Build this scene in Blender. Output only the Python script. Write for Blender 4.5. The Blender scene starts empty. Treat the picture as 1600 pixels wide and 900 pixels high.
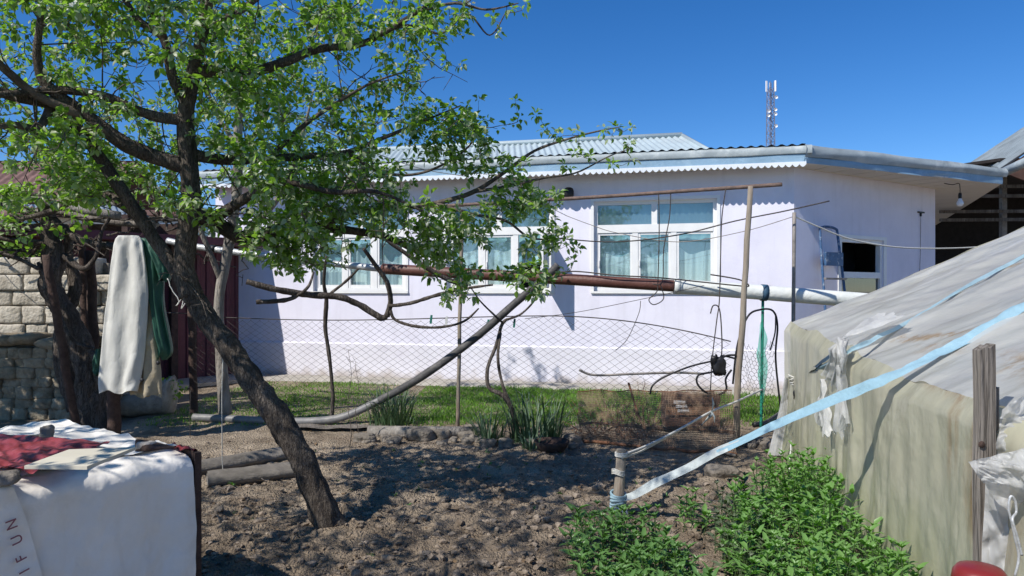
import bpy, bmesh, math, random
import numpy as np
from mathutils import Vector, Matrix, noise

random.seed(7)
scene = bpy.context.scene
COL = scene.collection
R = math.radians
V = Vector

# ------------------------------------------------------------------ camera, sky, sun, exposure
CAMZ, HORY, FPX = 1.6, 455.0, 1150.0
cd = bpy.data.cameras.new('camera'); cam = bpy.data.objects.new('camera', cd); COL.objects.link(cam)
cam.location = (0, 0, CAMZ); cam.rotation_euler = (R(90), 0, 0)
cd.sensor_width = 36; cd.lens = FPX / 1600 * 36; cd.shift_y = (HORY - 450) / 1600
cd.clip_start = 0.05; cd.clip_end = 3000
scene.camera = cam

SUN = V((0.60, 0.50, -0.80)).normalized()          # direction the light travels
SUN_EL = math.asin(-SUN.z)
SUN_AZ = math.atan2(-SUN.x, -SUN.y)                # compass angle of the sun seen from the ground (from +Y towards +X)
w = bpy.data.worlds.new('World'); scene.world = w; w.use_nodes = True
nt = w.node_tree; bg = nt.nodes['Background']
sky = nt.nodes.new('ShaderNodeTexSky'); sky.sky_type = 'NISHITA'; sky.sun_disc = False
sky.sun_elevation = SUN_EL; sky.sun_rotation = SUN_AZ
sky.air_density = 0.9; sky.dust_density = 0.0; sky.ozone_density = 4.0; sky.altitude = 900
hs = nt.nodes.new('ShaderNodeHueSaturation'); hs.inputs['Saturation'].default_value = 1.30; hs.inputs['Hue'].default_value = .507; nt.links.new(sky.outputs[0], hs.inputs['Color'])
nt.links.new(hs.outputs[0], bg.inputs[0]); bg.inputs[1].default_value = 0.122
sd = bpy.data.lights.new('sun', 'SUN'); sun = bpy.data.objects.new('sun', sd); COL.objects.link(sun)
sd.energy = 4.7; sd.angle = R(0.5); sd.color = (1.0, 0.955, 0.89)
sun.rotation_euler = SUN.to_track_quat('-Z', 'Y').to_euler()
vs = scene.view_settings
vs.view_transform = 'Standard'; vs.look = 'None'; vs.gamma = 1; vs.exposure = 0.20; vs.use_curve_mapping = False

# ------------------------------------------------------------------ helpers
def P(px, py, d):
    return V(((px - 800) / FPX * d, d, CAMZ - (py - HORY) / FPX * d))
def G(px, py, z=0.0):
    d = (CAMZ - z) * FPX / (py - HORY); return V(((px - 800) / FPX * d, d, z))
def nz(x, y, z=0.0): return noise.noise(V((x, y, z)))

class MB:
    def __init__(s): s.v = []; s.f = []; s.r = []
    def add(s, vs_, fs, rnd=None):
        b = len(s.v); s.v.extend(vs_)
        for f in fs: s.f.append(tuple(i + b for i in f)); s.r.append(rnd if rnd is not None else 0.5)
    def obox(s, o, a, b, c):
        o, a, b, c = V(o), V(a), V(b), V(c)
        if a.cross(b).dot(c) < 0: a, b = b, a
        vs_ = [o, o+a, o+a+b, o+b, o+c, o+a+c, o+a+b+c, o+b+c]
        s.add(vs_, [(3,2,1,0),(4,5,6,7),(0,1,5,4),(1,2,6,5),(2,3,7,6),(3,0,4,7)])
    def box(s, c, sz, rz=0.0):
        c = V(c); ca, sa = math.cos(rz), math.sin(rz)
        a = V((ca, sa, 0))*sz[0]; b = V((-sa, ca, 0))*sz[1]; h = V((0,0,sz[2]))
        s.obox(c - a/2 - b/2 - h/2, a, b, h)
    def tube(s, pts, r, n=8, cap=True, rough=0.0, rs=7.0, flat=1.0):
        pts = [V(p) for p in pts]; m = len(pts)
        if not hasattr(r, '__len__'): r = [r]*m
        t0 = (pts[1]-pts[0]).normalized()
        u = t0.orthogonal().normalized(); base = len(s.v)
        for i in range(m):
            t = (pts[min(i+1,m-1)] - pts[max(i-1,0)])
            t = t.normalized() if t.length > 1e-9 else t0
            u = (u - t*u.dot(t))
            u = u.normalized() if u.length > 1e-6 else t.orthogonal().normalized()
            w_ = t.cross(u)
            for k in range(n):
                a = 2*math.pi*k/n; q = u*math.cos(a) + w_*math.sin(a)*flat
                rr = r[i]
                if rough:
                    pp = pts[i] + q*rr
                    rr *= 1 + rough*nz(pp.x*rs, pp.y*rs, pp.z*rs*0.35)+ rough*.6*nz(pp.x*rs*3, pp.y*rs*3, pp.z*rs)
                s.v.append(pts[i] + q*rr)
        for i in range(m-1):
            for k in range(n):
                a = base+i*n+k; b = base+i*n+(k+1)%n
                s.f.append((a, b, b+n, a+n)); s.r.append(.5)
        if cap:
            s.f.append(tuple(base+k for k in reversed(range(n)))); s.r.append(.5)
            s.f.append(tuple(base+(m-1)*n+k for k in range(n))); s.r.append(.5)
    def grid(s, fn, nu, nv, closed=False):
        b = len(s.v)
        for i in range(nu+1):
            for j in range(nv+1): s.v.append(V(fn(i/nu, j/nv)))
        for i in range(nu):
            for j in range(nv):
                a = b+i*(nv+1)+j; s.f.append((a, a+nv+1, a+nv+2, a+1)); s.r.append(.5)
    def lathe(s, c, prof, n=24, axis=None, close=True):
        c = V(c); q = Matrix.Identity(3) if axis is None else V((0,0,1)).rotation_difference(V(axis)).to_matrix()
        b = len(s.v)
        for (r_, z_) in prof:
            for k in range(n):
                a = 2*math.pi*k/n; s.v.append(c + q @ V((r_*math.cos(a), r_*math.sin(a), z_)))
        for i in range(len(prof)-1):
            for k in range(n):
                a = b+i*n+k; e = b+i*n+(k+1)%n; s.f.append((a, e, e+n, a+n)); s.r.append(.5)
    def poly(s, pts, ext=None):
        pts = [V(p) for p in pts]
        if ext is None: s.add(pts, [tuple(range(len(pts)))]); return
        n = len(pts); e = V(ext)
        s.add(pts + [p+e for p in pts], [tuple(reversed(range(n))), tuple(range(n, 2*n))] + [(i, (i+1)%n, (i+1)%n+n, i+n) for i in range(n)])

_bm = bmesh.new(); bmesh.ops.create_icosphere(_bm, subdivisions=2, radius=1); ICO2 = ([v.co.copy() for v in _bm.verts], [tuple(v.index for v in f.verts) for f in _bm.faces]); _bm.free()
_bm = bmesh.new(); bmesh.ops.create_icosphere(_bm, subdivisions=3, radius=1); ICO3 = ([v.co.copy() for v in _bm.verts], [tuple(v.index for v in f.verts) for f in _bm.faces]); _bm.free()
_bm = bmesh.new(); bmesh.ops.create_icosphere(_bm, subdivisions=1, radius=1); ICO1 = ([v.co.copy() for v in _bm.verts], [tuple(v.index for v in f.verts) for f in _bm.faces]); _bm.free()
_bm = bmesh.new(); bmesh.ops.create_cube(_bm, size=2); bmesh.ops.subdivide_edges(_bm, edges=_bm.edges[:], cuts=6, use_grid_fill=True); CUB = ([v.co.copy() for v in _bm.verts], [tuple(v.index for v in f.verts) for f in _bm.faces]); _bm.free()
def stone(mb, c, size, seed, boxy=0.5, rough=0.18, rz=0.0, ico=None, tilt=0.0):
    vs0, fs0 = ico or ICO2; c = V(c); out = []
    q = Matrix.Rotation(rz, 3, 'Z') @ Matrix.Rotation(tilt, 3, 'X')
    for v in vs0:
        e_ = 2+boxy*9; p = v/(abs(v.x)**e_+abs(v.y)**e_+abs(v.z)**e_)**(1/e_)
        p = p*(1 + rough*nz(v.x*1.3+seed*7.1, v.y*1.3+seed*3.3, v.z*1.3) + rough*.4*nz(v.x*4+seed, v.y*4, v.z*4))
        out.append(c + q @ V((p.x*size[0]/2, p.y*size[1]/2, p.z*size[2]/2)))
    mb.add(out, fs0)

WL = {}
def O(name, mb, mat_, parent=None, smooth=True, rnd=False, base=None, **props):
    me = bpy.data.meshes.new(name); o = bpy.data.objects.new(name, me); COL.objects.link(o)
    if parent is not None:
        off = WL[parent.name]; o.parent = parent
    else:
        if base is None:
            a = np.array([tuple(v) for v in mb.v]); mn, mx = a.min(0), a.max(0); base = ((mn[0]+mx[0])/2, (mn[1]+mx[1])/2, mn[2])
        off = V(base); o.location = off
    WL[o.name] = off
    me.from_pydata([tuple(V(v) - off) for v in mb.v], [], mb.f)
    if smooth: me.polygons.foreach_set('use_smooth', [True]*len(me.polygons))
    if smooth == 'auto':
        try: me.set_sharp_from_angle(angle=R(40))
        except Exception: pass
    if rnd:
        at = me.attributes.new('rnd', 'FLOAT', 'FACE'); at.data.foreach_set('value', mb.r)
    for m in (mat_ if isinstance(mat_, (list, tuple)) else [mat_]): me.materials.append(m)
    me.update()
    for k, v in props.items(): o[k] = v
    return o
def E(name, loc, label, category, group=None):
    o = bpy.data.objects.new(name, None); COL.objects.link(o); o.location = loc; WL[o.name] = V(loc)
    o.empty_display_size = .1
    o['label'] = label; o['category'] = category
    if group: o['group'] = group
    return o
def T(name, mb, mat_, label, category, group=None, smooth=True, **k):
    p = dict(label=label, category=category)
    if group: p['group'] = group
    return O(name, mb, mat_, smooth=smooth, **k, **p)

def cr(pts, step=6):
    """Catmull-Rom through tuples (any length)."""
    a = [np.array(tuple(p), float) for p in pts]; out = []
    for i in range(len(a)-1):
        p0 = a[max(i-1,0)]; p1 = a[i]; p2 = a[i+1]; p3 = a[min(i+2,len(a)-1)]
        for k in range(step):
            t = k/step
            out.append(.5*((2*p1)+(-p0+p2)*t+(2*p0-5*p1+4*p2-p3)*t*t+(-p0+3*p1-3*p2+p3)*t**3))
    out.append(a[-1]); return out
def PP(lst): return [P(*q) for q in lst]
def wire(pts, r, step=6, n=5, jit=0.0):
    mb = MB(); c = [V(p) for p in cr(pts, step)]
    if jit: c = [p + V((random.uniform(-jit,jit), random.uniform(-jit,jit), random.uniform(-jit,jit))) for p in c]
    mb.tube(c, r, n); return mb

# ------------------------------------------------------------------ materials
def srgb(r, g, b):
    f = lambda c: (c/255/12.92) if c/255 <= .04045 else ((c/255+.055)/1.055)**2.4
    return (f(r), f(g), f(b))
def mat(name, col, rough=.8, var=.2, scale=6, bump=.25, bscale=60, col2=None, metal=0.0, spec=.3, stretch=(1,1,1), transl=0.0, blotch=None, lo=.3, hi=.7, bdist=.02, detail=6):
    m = bpy.data.materials.new(name); m.use_nodes = True; n = m.node_tree.nodes; l = m.node_tree.links
    b = n['Principled BSDF']; b.inputs['Roughness'].default_value = rough; b.inputs['Metallic'].default_value = metal
    b.inputs['Specular IOR Level'].default_value = spec
    tc = n.new('ShaderNodeTexCoord'); mp = n.new('ShaderNodeMapping'); mp.inputs['Scale'].default_value = stretch
    l.new(tc.outputs['Object'], mp.inputs[0])
    no = n.new('ShaderNodeTexNoise'); no.inputs['Scale'].default_value = scale; no.inputs['Detail'].default_value = detail; no.inputs['Roughness'].default_value = .65
    l.new(mp.outputs[0], no.inputs[0])
    rp = n.new('ShaderNodeValToRGB'); rp.color_ramp.elements[0].position = lo; rp.color_ramp.elements[1].position = hi
    c1 = [max(0,c*(1-var)) for c in col]; c2 = col2 or [min(1,c*(1+var)) for c in col]
    rp.color_ramp.elements[0].color = (*c1, 1); rp.color_ramp.elements[1].color = (*c2, 1)
    l.new(no.outputs[0], rp.inputs[0]); colout = rp.outputs[0]
    if blotch:                                        # (colour, scale, threshold, softness): dirt of its own shape
        n2 = n.new('ShaderNodeTexNoise'); n2.inputs['Scale'].default_value = blotch[1]; n2.inputs['Detail'].default_value = 8; n2.inputs['Roughness'].default_value = .7
        l.new(mp.outputs[0], n2.inputs[0])
        r2 = n.new('ShaderNodeValToRGB'); r2.color_ramp.elements[0].position = blotch[2]; r2.color_ramp.elements[1].position = blotch[2]+blotch[3]
        l.new(n2.outputs[0], r2.inputs[0])
        mx = n.new('ShaderNodeMixRGB'); l.new(r2.outputs[0], mx.inputs[0]); l.new(colout, mx.inputs[1]); mx.inputs[2].default_value = (*blotch[0], 1)
        colout = mx.outputs[0]
    l.new(colout, b.inputs['Base Color'])
    if bump:
        bn = n.new('ShaderNodeTexNoise'); bn.inputs['Scale'].default_value = bscale; bn.inputs['Detail'].default_value = 6
        l.new(mp.outputs[0], bn.inputs[0])
        bu = n.new('ShaderNodeBump'); bu.inputs['Strength'].default_value = bump; bu.inputs['Distance'].default_value = bdist
        l.new(bn.outputs[0], bu.inputs['Height']); l.new(bu.outputs[0], b.inputs['Normal'])
    if transl:
        tr = n.new('ShaderNodeBsdfTranslucent'); l.new(colout, tr.inputs[0])
        ms = n.new('ShaderNodeMixShader'); ms.inputs[0].default_value = transl
        l.new(b.outputs[0], ms.inputs[1]); l.new(tr.outputs[0], ms.inputs[2]); l.new(ms.outputs[0], n['Material Output'].inputs[0])
    m['colout'] = 0
    return m
def leafmat(name, c_dark, c_light, under, transl=.35, rough=.42, tint=1.5):
    m = bpy.data.materials.new(name); m.use_nodes = True; n = m.node_tree.nodes; l = m.node_tree.links
    b = n['Principled BSDF']; b.inputs['Roughness'].default_value = rough; b.inputs['Specular IOR Level'].default_value = .45
    at = n.new('ShaderNodeAttribute'); at.attribute_name = 'rnd'
    rp = n.new('ShaderNodeValToRGB'); rp.color_ramp.elements[0].color = (*c_dark,1); rp.color_ramp.elements[1].color = (*c_light,1)
    l.new(at.outputs['Fac'], rp.inputs[0])
    ge = n.new('ShaderNodeNewGeometry'); mx = n.new('ShaderNodeMixRGB'); l.new(ge.outputs['Backfacing'], mx.inputs[0])
    l.new(rp.outputs[0], mx.inputs[1]); mx.inputs[2].default_value = (*under,1)
    l.new(mx.outputs[0], b.inputs['Base Color'])
    tr = n.new('ShaderNodeBsdfTranslucent'); g = n.new('ShaderNodeMixRGB'); g.blend_type = 'MULTIPLY'; g.inputs[0].default_value = 1
    l.new(rp.outputs[0], g.inputs[1]); g.inputs[2].default_value = (tint*1.05, tint*1.15, tint*.55, 1); l.new(g.outputs[0], tr.inputs[0])
    ms = n.new('ShaderNodeMixShader'); ms.inputs[0].default_value = transl
    l.new(b.outputs[0], ms.inputs[1]); l.new(tr.outputs[0], ms.inputs[2]); l.new(ms.outputs[0], n['Material Output'].inputs[0])
    return m
def glass(name, tint, refl=.12, rough=.03, base=(.1,.3,.3), body=.35):
    """clear sheet: tinted see-through, a little body colour (dust), mirror reflection by Fresnel"""
    m = bpy.data.materials.new(name); m.use_nodes = True; n = m.node_tree.nodes; l = m.node_tree.links
    n.remove(n['Principled BSDF'])
    tr = n.new('ShaderNodeBsdfTransparent'); tr.inputs[0].default_value = (*tint,1)
    df = n.new('ShaderNodeBsdfDiffuse'); df.inputs[0].default_value = (*base,1)
    gl = n.new('ShaderNodeBsdfGlossy'); gl.inputs['Roughness'].default_value = rough
    a = n.new('ShaderNodeMixShader'); a.inputs[0].default_value = body; l.new(tr.outputs[0], a.inputs[1]); l.new(df.outputs[0], a.inputs[2])
    fr = n.new('ShaderNodeFresnel'); fr.inputs[0].default_value = 1.5
    ad = n.new('ShaderNodeMath'); ad.operation = 'ADD'; l.new(fr.outputs[0], ad.inputs[0]); ad.inputs[1].default_value = refl-.04
    c = n.new('ShaderNodeMixShader'); l.new(ad.outputs[0], c.inputs[0]); l.new(a.outputs[0], c.inputs[1]); l.new(gl.outputs[0], c.inputs[2])
    l.new(c.outputs[0], n['Material Output'].inputs[0]); return m

M = {}
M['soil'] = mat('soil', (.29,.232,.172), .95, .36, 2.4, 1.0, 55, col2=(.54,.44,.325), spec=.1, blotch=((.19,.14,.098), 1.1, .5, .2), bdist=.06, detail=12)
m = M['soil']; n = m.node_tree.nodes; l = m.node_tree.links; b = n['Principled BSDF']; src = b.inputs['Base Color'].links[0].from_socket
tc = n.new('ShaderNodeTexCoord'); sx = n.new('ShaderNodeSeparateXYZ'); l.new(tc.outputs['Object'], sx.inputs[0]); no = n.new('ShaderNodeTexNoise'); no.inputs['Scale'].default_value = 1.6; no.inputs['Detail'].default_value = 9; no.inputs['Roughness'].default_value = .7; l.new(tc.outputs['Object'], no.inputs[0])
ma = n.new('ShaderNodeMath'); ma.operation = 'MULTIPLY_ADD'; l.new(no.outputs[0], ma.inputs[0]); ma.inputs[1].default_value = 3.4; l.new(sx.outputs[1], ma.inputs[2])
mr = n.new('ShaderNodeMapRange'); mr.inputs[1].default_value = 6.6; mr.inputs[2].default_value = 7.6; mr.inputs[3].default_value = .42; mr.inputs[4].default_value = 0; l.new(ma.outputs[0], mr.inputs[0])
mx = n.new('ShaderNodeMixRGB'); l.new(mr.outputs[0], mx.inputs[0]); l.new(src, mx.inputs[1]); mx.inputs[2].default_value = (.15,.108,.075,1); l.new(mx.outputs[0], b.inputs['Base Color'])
M['clod'] = mat('clod', (.19,.142,.10), .95, .4, 9, .8, 60, col2=(.38,.31,.24), spec=.1)
M['grassblade'] = leafmat('grass_blade', (.08,.20,.022), (.22,.40,.055), (.09,.17,.03), .3)
M['leaf'] = leafmat('pear_leaf', (.045,.115,.014), (.25,.39,.065), (.36,.41,.26), .44, .42, 1.95)
M['vineleaf'] = leafmat('young_vine_leaf', (.12,.24,.03), (.26,.40,.06), (.2,.3,.09), .45)
M['mint'] = leafmat('mint_leaf', (.07,.21,.022), (.20,.42,.055), (.16,.30,.08), .30, .40, 1.4)
M['mintshade'] = leafmat('broad_shaded_mint_leaf', (.045,.13,.02), (.14,.30,.045), (.11,.22,.06), .25, .38, 1.3)  # darker copy of the mint green, with the bed's shade in its colour
M['mintdark'] = leafmat('old_mint_leaf', (.035,.075,.02), (.10,.145,.06), (.10,.13,.07), .2)
M['leek'] = leafmat('leek_leaf', (.035,.075,.03), (.11,.18,.085), (.11,.17,.10), .18, .5, 1.2)
M['drygrass'] = leafmat('dry_stalk', (.16,.095,.05), (.30,.19,.10), (.2,.13,.07), .15, .8, 1.0)
M['blossom'] = leafmat('blossom_petal', (.75,.74,.72), (.88,.86,.84), (.8,.8,.78), .3, .7, 1.0)
M['bark'] = mat('bark', (.095,.077,.064), .92, .5, 9, 1.0, 34, col2=(.21,.18,.15), spec=.12, stretch=(1,1,.3), bdist=.05, blotch=((.055,.045,.038), 6, .52, .14))
M['barklight'] = mat('pale_bark', (.20,.175,.15), .92, .4, 9, .9, 40, col2=(.36,.33,.29), spec=.12, stretch=(1,1,.35), bdist=.03)
M['barkdark'] = mat('twig_bark', (.075,.06,.05), .9, .4, 14, .6, 60, col2=(.18,.15,.125), spec=.15)
M['vinebark'] = mat('vine_bark', (.10,.08,.066), .95, .5, 10, 1.0, 30, col2=(.21,.18,.155), spec=.1, stretch=(1,1,.2), bdist=.04)
M['lav'] = mat('lavender_plaster', (.76,.745,.835), .9, .06, 1.6, .18, 90, spec=.15, blotch=((.63,.605,.72), .9, .56, .3))
m = M['lav']; n = m.node_tree.nodes; l = m.node_tree.links; b = n['Principled BSDF']; src = b.inputs['Base Color'].links[0].from_socket
tc = n.new('ShaderNodeTexCoord'); mp = n.new('ShaderNodeMapping'); mp.inputs['Scale'].default_value = (5,5,.35); l.new(tc.outputs['Object'], mp.inputs[0])
no = n.new('ShaderNodeTexNoise'); no.inputs['Scale'].default_value = 1.5; no.inputs['Detail'].default_value = 8; l.new(mp.outputs[0], no.inputs[0])
r_ = n.new('ShaderNodeValToRGB'); r_.color_ramp.elements[0].position = .52; r_.color_ramp.elements[0].color = (0,0,0,1); r_.color_ramp.elements[1].position = .78; r_.color_ramp.elements[1].color = (.28,.28,.28,1); l.new(no.outputs[0], r_.inputs[0])
mx = n.new('ShaderNodeMixRGB'); l.new(r_.outputs[0], mx.inputs[0]); l.new(src, mx.inputs[1]); mx.inputs[2].default_value = (.52,.50,.56,1)
n3 = n.new('ShaderNodeTexNoise'); n3.inputs['Scale'].default_value = 2.5; n3.inputs['Detail'].default_value = 6; l.new(tc.outputs['Object'], n3.inputs[0])
ad = n.new('ShaderNodeMixRGB'); ad.inputs[0].default_value = .35; l.new(tc.outputs['Object'], ad.inputs[1]); l.new(n3.outputs['Color'], ad.inputs[2])
vo = n.new('ShaderNodeTexVoronoi'); vo.feature = 'DISTANCE_TO_EDGE'; vo.inputs['Scale'].default_value = .9; l.new(ad.outputs[0], vo.inputs['Vector'])
r2 = n.new('ShaderNodeValToRGB'); r2.color_ramp.elements[0].position = .0; r2.color_ramp.elements[0].color = (.06,.06,.06,1); r2.color_ramp.elements[1].position = .006; r2.color_ramp.elements[1].color = (0,0,0,1); l.new(vo.outputs['Distance'], r2.inputs[0])
m2_ = n.new('ShaderNodeMixRGB'); l.new(r2.outputs[0], m2_.inputs[0]); l.new(mx.outputs[0], m2_.inputs[1]); m2_.inputs[2].default_value = (.42,.40,.45,1); l.new(m2_.outputs[0], b.inputs['Base Color'])
M['plinth'] = mat('plinth_plaster', (.73,.715,.775), .9, .06, 2.0, .25, 60, spec=.15, blotch=((.56,.53,.60), 1.6, .56, .25))
M['paint'] = mat('white_window_paint', (.80,.80,.78), .45, .05, 5, .1, 40, spec=.4)
M['pane'] = glass('teal_pane', (.78,.92,.94), .20, .02, (.34,.52,.56), .18)
M['panedark'] = glass('dark_pane', (.55,.66,.66), .14, .03, (.10,.14,.15), .4)
M['curtain'] = mat('curtain_cloth', (.86,.90,.90), .85, .1, 3, .3, 20, spec=.1, transl=.25)
M['blind'] = mat('teal_blind', (.34,.56,.62), .8, .12, 4, .2, 20)
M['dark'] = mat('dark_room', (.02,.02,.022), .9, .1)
M['bluefascia'] = mat('blue_board', (.24,.38,.50), .6, .12, 3, .2, 30, blotch=((.36,.50,.60), 4, .5, .25))
M['valance'] = mat('pale_blue_tin', (.74,.78,.82), .5, .08, 4, .1, 30)
M['roofmetal'] = mat('pale_blue_roof_tin', (.40,.475,.49), .42, .10, 2, .12, 20, spec=.5, blotch=((.42,.46,.46), 1.5, .55, .25))
M['greytin'] = mat('grey_tin', (.34,.39,.40), .5, .2, 2.4, .2, 20, spec=.4, blotch=((.50,.54,.53), 1.2, .52, .10))
M['slate'] = mat('old_slate_sheet', (.24,.245,.24), .9, .3, 4, .3, 30)
M['soffit'] = mat('cream_soffit', (.66,.62,.54), .8, .06, 2, .1, 20)
M['darktin'] = mat('dark_tin', (.20,.235,.25), .45, .3, 2.2, .2, 16, spec=.5, stretch=(1,1,1))
M['shadetin'] = mat('shade_black_tin', (.028,.023,.021), .9, .3, 6)  # near-black tin: the outbuilding's inner shade is put into the colour
M['rustwood'] = mat('brown_beam', (.10,.055,.04), .9, .3, 5)
M['maroon'] = mat('maroon_paint', (.125,.035,.045), .6, .18, 5, .2, 30, spec=.35, blotch=((.09,.04,.04), 3, .55, .2))
M['meshrust'] = mat('mesh_rust', (.22,.145,.095), .9, .3, 14, 0, col2=(.34,.245,.17), spec=.2)
M['railrust'] = mat('rail_rust', (.14,.105,.09), .8, .35, 14, .3, 60, col2=(.22,.15,.12))
M['rust'] = mat('rust', (.16,.075,.045), .9, .4, 14, .6, 60, col2=(.30,.15,.085), spec=.2)
M['rustdark'] = mat('dark_rust', (.07,.045,.036), .9, .4, 14, .5, 60)
M['steel'] = mat('weathered_steel', (.26,.235,.21), .6, .3, 12, .3, 50, metal=.3)
M['brownpipe'] = mat('brown_pipe_paint', (.115,.048,.036), .5, .2, 8, .2, 40, spec=.4, blotch=((.17,.085,.06), 9, .58, .2))
M['whitepipe'] = mat('white_pipe_wrap', (.66,.68,.64), .55, .08, 8, .3, 25, spec=.4)
M['silver'] = mat('silver_wrap', (.50,.51,.51), .4, .2, 12, .4, 30, metal=.3)
M['greypipe'] = mat('grey_plastic_pipe', (.19,.185,.18), .5, .25, 10, .2, 30, spec=.4, blotch=((.24,.225,.20), 5, .52, .2))
M['greypipeshade'] = mat('shaded_grey_pipe', (.075,.072,.07), .6, .3, 10, .3, 30, spec=.3, blotch=((.16,.15,.14), 7, .55, .15))  # darker copy of the grey pipe, shade on its upper length painted in
M['wire'] = mat('dark_wire', (.06,.05,.045), .6, .3, 30, 0)
M['cord'] = mat('pale_cord', (.56,.55,.50), .8, .15, 40, .2, 90)
M['black'] = mat('black_plastic', (.018,.018,.02), .45, .3, 10, .1, 40)
M['polewood'] = mat('weathered_pole', (.27,.23,.18), .85, .35, 9, .6, 50, stretch=(1,1,.15), blotch=((.22,.11,.06), 3, .5, .2))
M['oldwood'] = mat('grey_wood', (.17,.145,.12), .9, .4, 7, .8, 40, stretch=(1,1,.12), col2=(.31,.275,.24))
M['log'] = mat('log_wood', (.17,.15,.125), .9, .4, 5, .7, 30, stretch=(.2,1,1), col2=(.28,.25,.215))
M['ply'] = mat('plywood', (.60,.55,.43), .75, .1, 3, .15, 40, stretch=(.3,2,1))
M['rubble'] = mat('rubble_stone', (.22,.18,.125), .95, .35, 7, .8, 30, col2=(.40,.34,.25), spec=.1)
M['lime'] = mat('white_limestone', (.40,.355,.285), .92, .22, 5, .9, 30, col2=(.60,.55,.465), spec=.1, blotch=((.36,.30,.23), 3, .55, .2))
M['mortar'] = mat('mortar', (.19,.17,.145), .95, .3, 9, .5, 40)
M['rock'] = mat('garden_rock', (.15,.128,.105), .92, .35, 7, .8, 40, col2=(.33,.29,.24), spec=.1)
M['greentarp'] = mat('green_coat_cloth', (.02,.078,.05), .55, .25, 6, .12, 30, spec=.35)
M['coat'] = mat('white_coat_cloth', (.56,.55,.50), .75, .10, 3.5, .12, 40, spec=.2, blotch=((.36,.28,.16), 2.6, .60, .18))
M['coatbrown'] = mat('stained_coat_cloth', (.36,.31,.22), .8, .25, 4, .3, 30, blotch=((.25,.19,.09), 4, .5, .2))
M['bag'] = mat('white_woven_plastic', (.86,.81,.73), .5, .09, 3, .5, 11, spec=.35, blotch=((.66,.62,.55), 2.6, .5, .25))
M['redtarp'] = mat('red_tarp', (.26,.045,.05), .45, .25, 5, .3, 20, spec=.4, blotch=((.42,.30,.26), 4, .6, .12))
M['redplastic'] = mat('red_plastic', (.20,.020,.018), .35, .1, 4, 0, spec=.5)
M['maroonink'] = mat('maroon_ink', (.27,.10,.12), .7, .2, 8, 0)
M['sack'] = mat('woven_sack', (.42,.37,.31), .8, .25, 8, .5, 50, blotch=((.24,.2,.16), 5, .5, .2))
M['cardboard'] = mat('brown_crate', (.13,.07,.05), .85, .3, 6, .4, 40)
M['paper'] = mat('paper_label', (.55,.56,.58), .8, .1)
M['bluestrap'] = mat('light_blue_strap', (.25,.40,.475), .75, .10, 14, .3, 60, blotch=((.42,.55,.60), 7, .58, .25))
M['greystrap'] = mat('grey_blue_strap', (.26,.38,.43), .6, .12, 10, .2, 40)
M['strapwhite'] = mat('worn_white_strap', (.44,.48,.47), .6, .15, 16, .3, 50)
M['navy'] = mat('navy_strap', (.035,.08,.13), .6, .3, 10, .2, 40)
M['greennet'] = glass('green_net', (.55,.85,.75), .04, .5, (.05,.40,.28), .45)
M['greenpaint'] = mat('green_post_paint', (.02,.22,.15), .6, .3, 20, .2)
M['pegg'] = mat('green_peg', (.02,.16,.12), .4, .1)
M['pegw'] = mat('white_peg', (.62,.62,.6), .4, .1)
M['ladderblue'] = mat('blue_ladder_paint', (.05,.11,.22), .5, .3, 14, .2, 40, blotch=((.34,.38,.42), 9, .55, .06))
M['bulb'] = mat('bulb_glass', (.78,.79,.80), .12, .03, 4, 0, spec=.6)
M['tower'] = mat('tower_steel', (.16,.18,.25), .6, .2, 1, 0)
M['antenna'] = mat('antenna_white', (.75,.76,.78), .5, .05, 1, 0)
M['tile'] = mat('red_roof_tile', (.17,.10,.085), .85, .35, 3, .5, 9)
M['cream'] = mat('cream_render', (.60,.58,.50), .9, .1, 1)
M['concrete'] = mat('concrete', (.36,.335,.29), .95, .25, 4, .5, 30, blotch=((.25,.22,.18), 3, .5, .25))

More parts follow.
